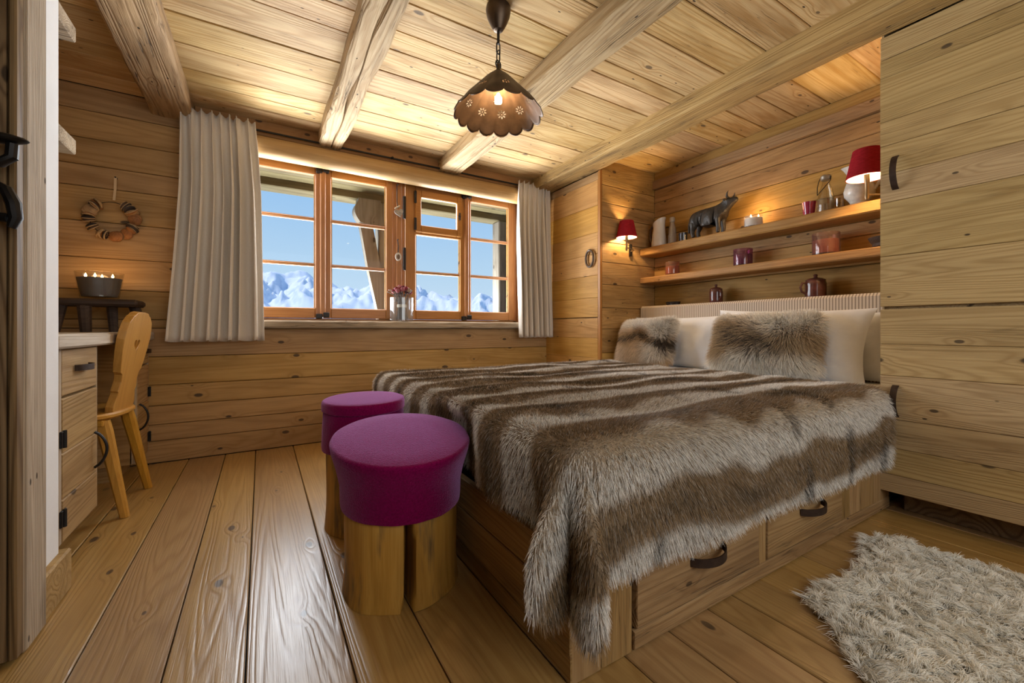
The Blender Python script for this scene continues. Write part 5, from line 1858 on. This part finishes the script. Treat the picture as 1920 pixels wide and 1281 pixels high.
for s_, n_ in ((-1, 'l'), (1, 'r')):
    joints['hip' + n_] = ((s_ * .040, .155, .13), (.036, .046))
    joints['stifle' + n_] = ((s_ * .042, .145, .092), (.025, .032))
    joints['hock' + n_] = ((s_ * .038, .165, .060), (.017, .020))
    joints['hfet' + n_] = ((s_ * .038, .155, .016), (.016, .017))
    joints['hhoof' + n_] = ((s_ * .038, .150, .002), (.014, .016))
    joints['shld' + n_] = ((s_ * .036, -.062, .13), (.026, .034))
    joints['elb' + n_] = ((s_ * .036, -.062, .095), (.019, .023))
    joints['knee' + n_] = ((s_ * .036, -.068, .058), (.018, .019))
    joints['ffet' + n_] = ((s_ * .036, -.064, .016), (.015, .016))
    joints['fhoof' + n_] = ((s_ * .036, -.068, .002), (.013, .015))
    joints['ear' + n_] = ((s_ * .038, -.132, .262), (.010, .010))
    joints['eart' + n_] = ((s_ * .062, -.122, .262), (.007, .012))
keys = list(joints)
E_ = [('pelvis', 'rump'), ('pelvis', 'mid'), ('mid', 'chest'), ('chest', 'wither'), ('wither', 'neck'), ('neck', 'poll'), ('poll', 'face'), ('face', 'muzzle'), ('rump', 'tail0'), ('tail0', 'tail1'), ('tail1', 'tail2'), ('mid', 'udder')]
for n_ in 'lr':
    E_ += [('pelvis', 'hip' + n_), ('hip' + n_, 'stifle' + n_), ('stifle' + n_, 'hock' + n_), ('hock' + n_, 'hfet' + n_), ('hfet' + n_, 'hhoof' + n_), ('chest', 'shld' + n_), ('shld' + n_, 'elb' + n_), ('elb' + n_, 'knee' + n_),
           ('knee' + n_, 'ffet' + n_), ('ffet' + n_, 'fhoof' + n_), ('poll', 'ear' + n_), ('ear' + n_, 'eart' + n_)]
me = bpy.data.meshes.new('cow_body')
me.from_pydata([joints[k][0] for k in keys], [(keys.index(a), keys.index(b)) for a, b in E_], [])
me.materials.append(COWM)
sk = me.attributes.get('skin')
CMT = Matrix.Translation((XS, 2.05, S1 + .011)) @ Matrix.Scale(.93, 4, (0, 0, 1))
co = put('cow_body', me, cow, CMT)
co.modifiers.new('skin', 'SKIN')
if not me.skin_vertices:
    bpy.context.view_layer.objects.active = co
for i, k in enumerate(keys):
    sv_ = me.skin_vertices[0].data[i]
    sv_.radius = joints[k][1]
    sv_.use_root = (k == 'pelvis')
sb = co.modifiers.new('smooth', 'SUBSURF')
sb.levels = sb.render_levels = 2
for s_ in (-1, 1):
    obj('horn', MB().tube([(s_ * .020, -.142, .275), (s_ * .042, -.142, .290), (s_ * .050, -.148, .312), (s_ * .044, -.156, .332)], [.011, .0095, .006, .0015], 8), COWM, cow, CMT)

# ------------------------------------------------------------------ vase of dried roses on the sill
vx, vy, vz = 1.030, YW + .0, .9455
t = thing('glass_vase', 'wide clear glass vase standing on the window sill', 'vase', (vx, vy, vz))
obj('vase_body', MB().lathe(shell([(.0005, 0), (.092, 0), (.097, .004), (.097, .198), (.0965, .202)], .004, .012), 48, (vx, vy, vz), False, False), glass('vase_glass', (.93, .95, .96), .08, 0, .04), t)
t = thing('dried_roses', 'bunch of dried dark red roses tied with pale twine in the vase', 'flowers', (vx, vy, vz + .013))
STEM = plain('dry_stem', (.12, .095, .085), .8, nscale=30, namp=.4)
LEAF = plain('dry_leaf', (.15, .12, .10), .85, nscale=30, namp=.4)
ROSES = [plain('dry_rose_' + n_, c_, .85, nscale=40, namp=.45) for n_, c_ in (('red', (.20, .018, .03)), ('pink', (.36, .11, .13)), ('wine', (.095, .012, .022)), ('straw', (.36, .25, .18)))]
stems = MB()
heads = []
for k in range(22):
    a = k * 2.399
    f = math.sqrt((k + .5) / 22)
    bx, by = .045 * f * math.cos(a + .6), .045 * f * math.sin(a + .6)
    tx, ty = .075 * f * math.cos(a), .065 * f * math.sin(a)
    tz = .295 - .05 * f * f + rng.uniform(-.01, .01)
    stems.tube([(vx + bx * 1.25, vy + by * 1.25, vz + .016), (vx + bx * .6, vy + by * .6, vz + .13), (vx + tx, vy + ty, vz + tz - .02)], .0028, 6)
    heads.append((vx + tx, vy + ty, vz + tz, k))
o = obj('stems', stems, STEM, t)
o['kind'] = 'stuff'
lf = MB()
for k in range(60):
    a = rng.uniform(0, 2 * PI)
    r_ = rng.uniform(.02, .072)
    z = vz + rng.uniform(.17, .27)
    p0 = Vector((vx + r_ * math.cos(a), vy + r_ * math.sin(a), z))
    d = Vector((math.cos(a), math.sin(a), rng.uniform(-.4, .9))) * rng.uniform(.015, .035)
    s_ = Vector((-math.sin(a), math.cos(a), rng.uniform(-.4, .4))) * .008
    n_ = d.cross(s_).normalized() * .0012
    k0 = [p0, p0 + d * .5 + s_, p0 + d, p0 + d * .5 - s_]
    lf.add([q + n_ for q in k0] + [q - n_ for q in k0], [(0, 1, 2, 3), (7, 6, 5, 4), (0, 4, 5, 1), (1, 5, 6, 2), (2, 6, 7, 3), (3, 7, 4, 0)])
o = obj('dry_leaves', lf, LEAF, t)
o['kind'] = 'stuff'
obj('twine_band', MB().lathe([(.036, .118), (.039, .120), (.039, .142), (.036, .144)], 28, (vx, vy, vz), False, False), plain('pale_twine', (.62, .56, .45), .9, nscale=200, namp=.3), t)
for x, y, z, k in heads:
    mb = MB()
    for q in range(3):
        rr = .0185 * (1 - .26 * q)
        nseg = 14
        pr = [(.004, -.016), (rr * .85, -.008), (rr, .004), (rr * .86, .014 + .003 * q), (rr * .72, .013 + .003 * q)]
        b0 = len(mb.v)
        mb.lathe(pr, nseg, (0, 0, 0), False, False)
        for i in range(b0, len(mb.v)):
            X_, Y_, Z_ = mb.v[i]
            w_ = 1 + .22 * nz3(math.atan2(Y_, X_) * 1.6 + k, q * 3.0, Z_ * 40)
            mb.v[i] = (X_ * w_, Y_ * w_, Z_ + .004 * nz3(X_ * 90, Y_ * 90, k))
    tl_ = Matrix.Translation((x, y, z)) @ Matrix.Rotation((x - vx) * 7, 4, 'Y') @ Matrix.Rotation(-(y - vy) * 7, 4, 'X')
    obj('rose_head', mb, ROSES[(0, 1, 2, 0, 3, 0, 1)[k % 7]], t, tl_)
for k, (dx, dz) in enumerate(((-.115, .262), (-.125, .245), (-.10, .235))):
    obj('seed_stalk', MB().tube([(vx - .02, vy, vz + .16), (vx + dx * .6, vy - .01, vz + dz - .02), (vx + dx, vy - .015, vz + dz)], [.002, .0035, .005], 6), plain('pale_stalk', (.36, .30, .25), .8), t)
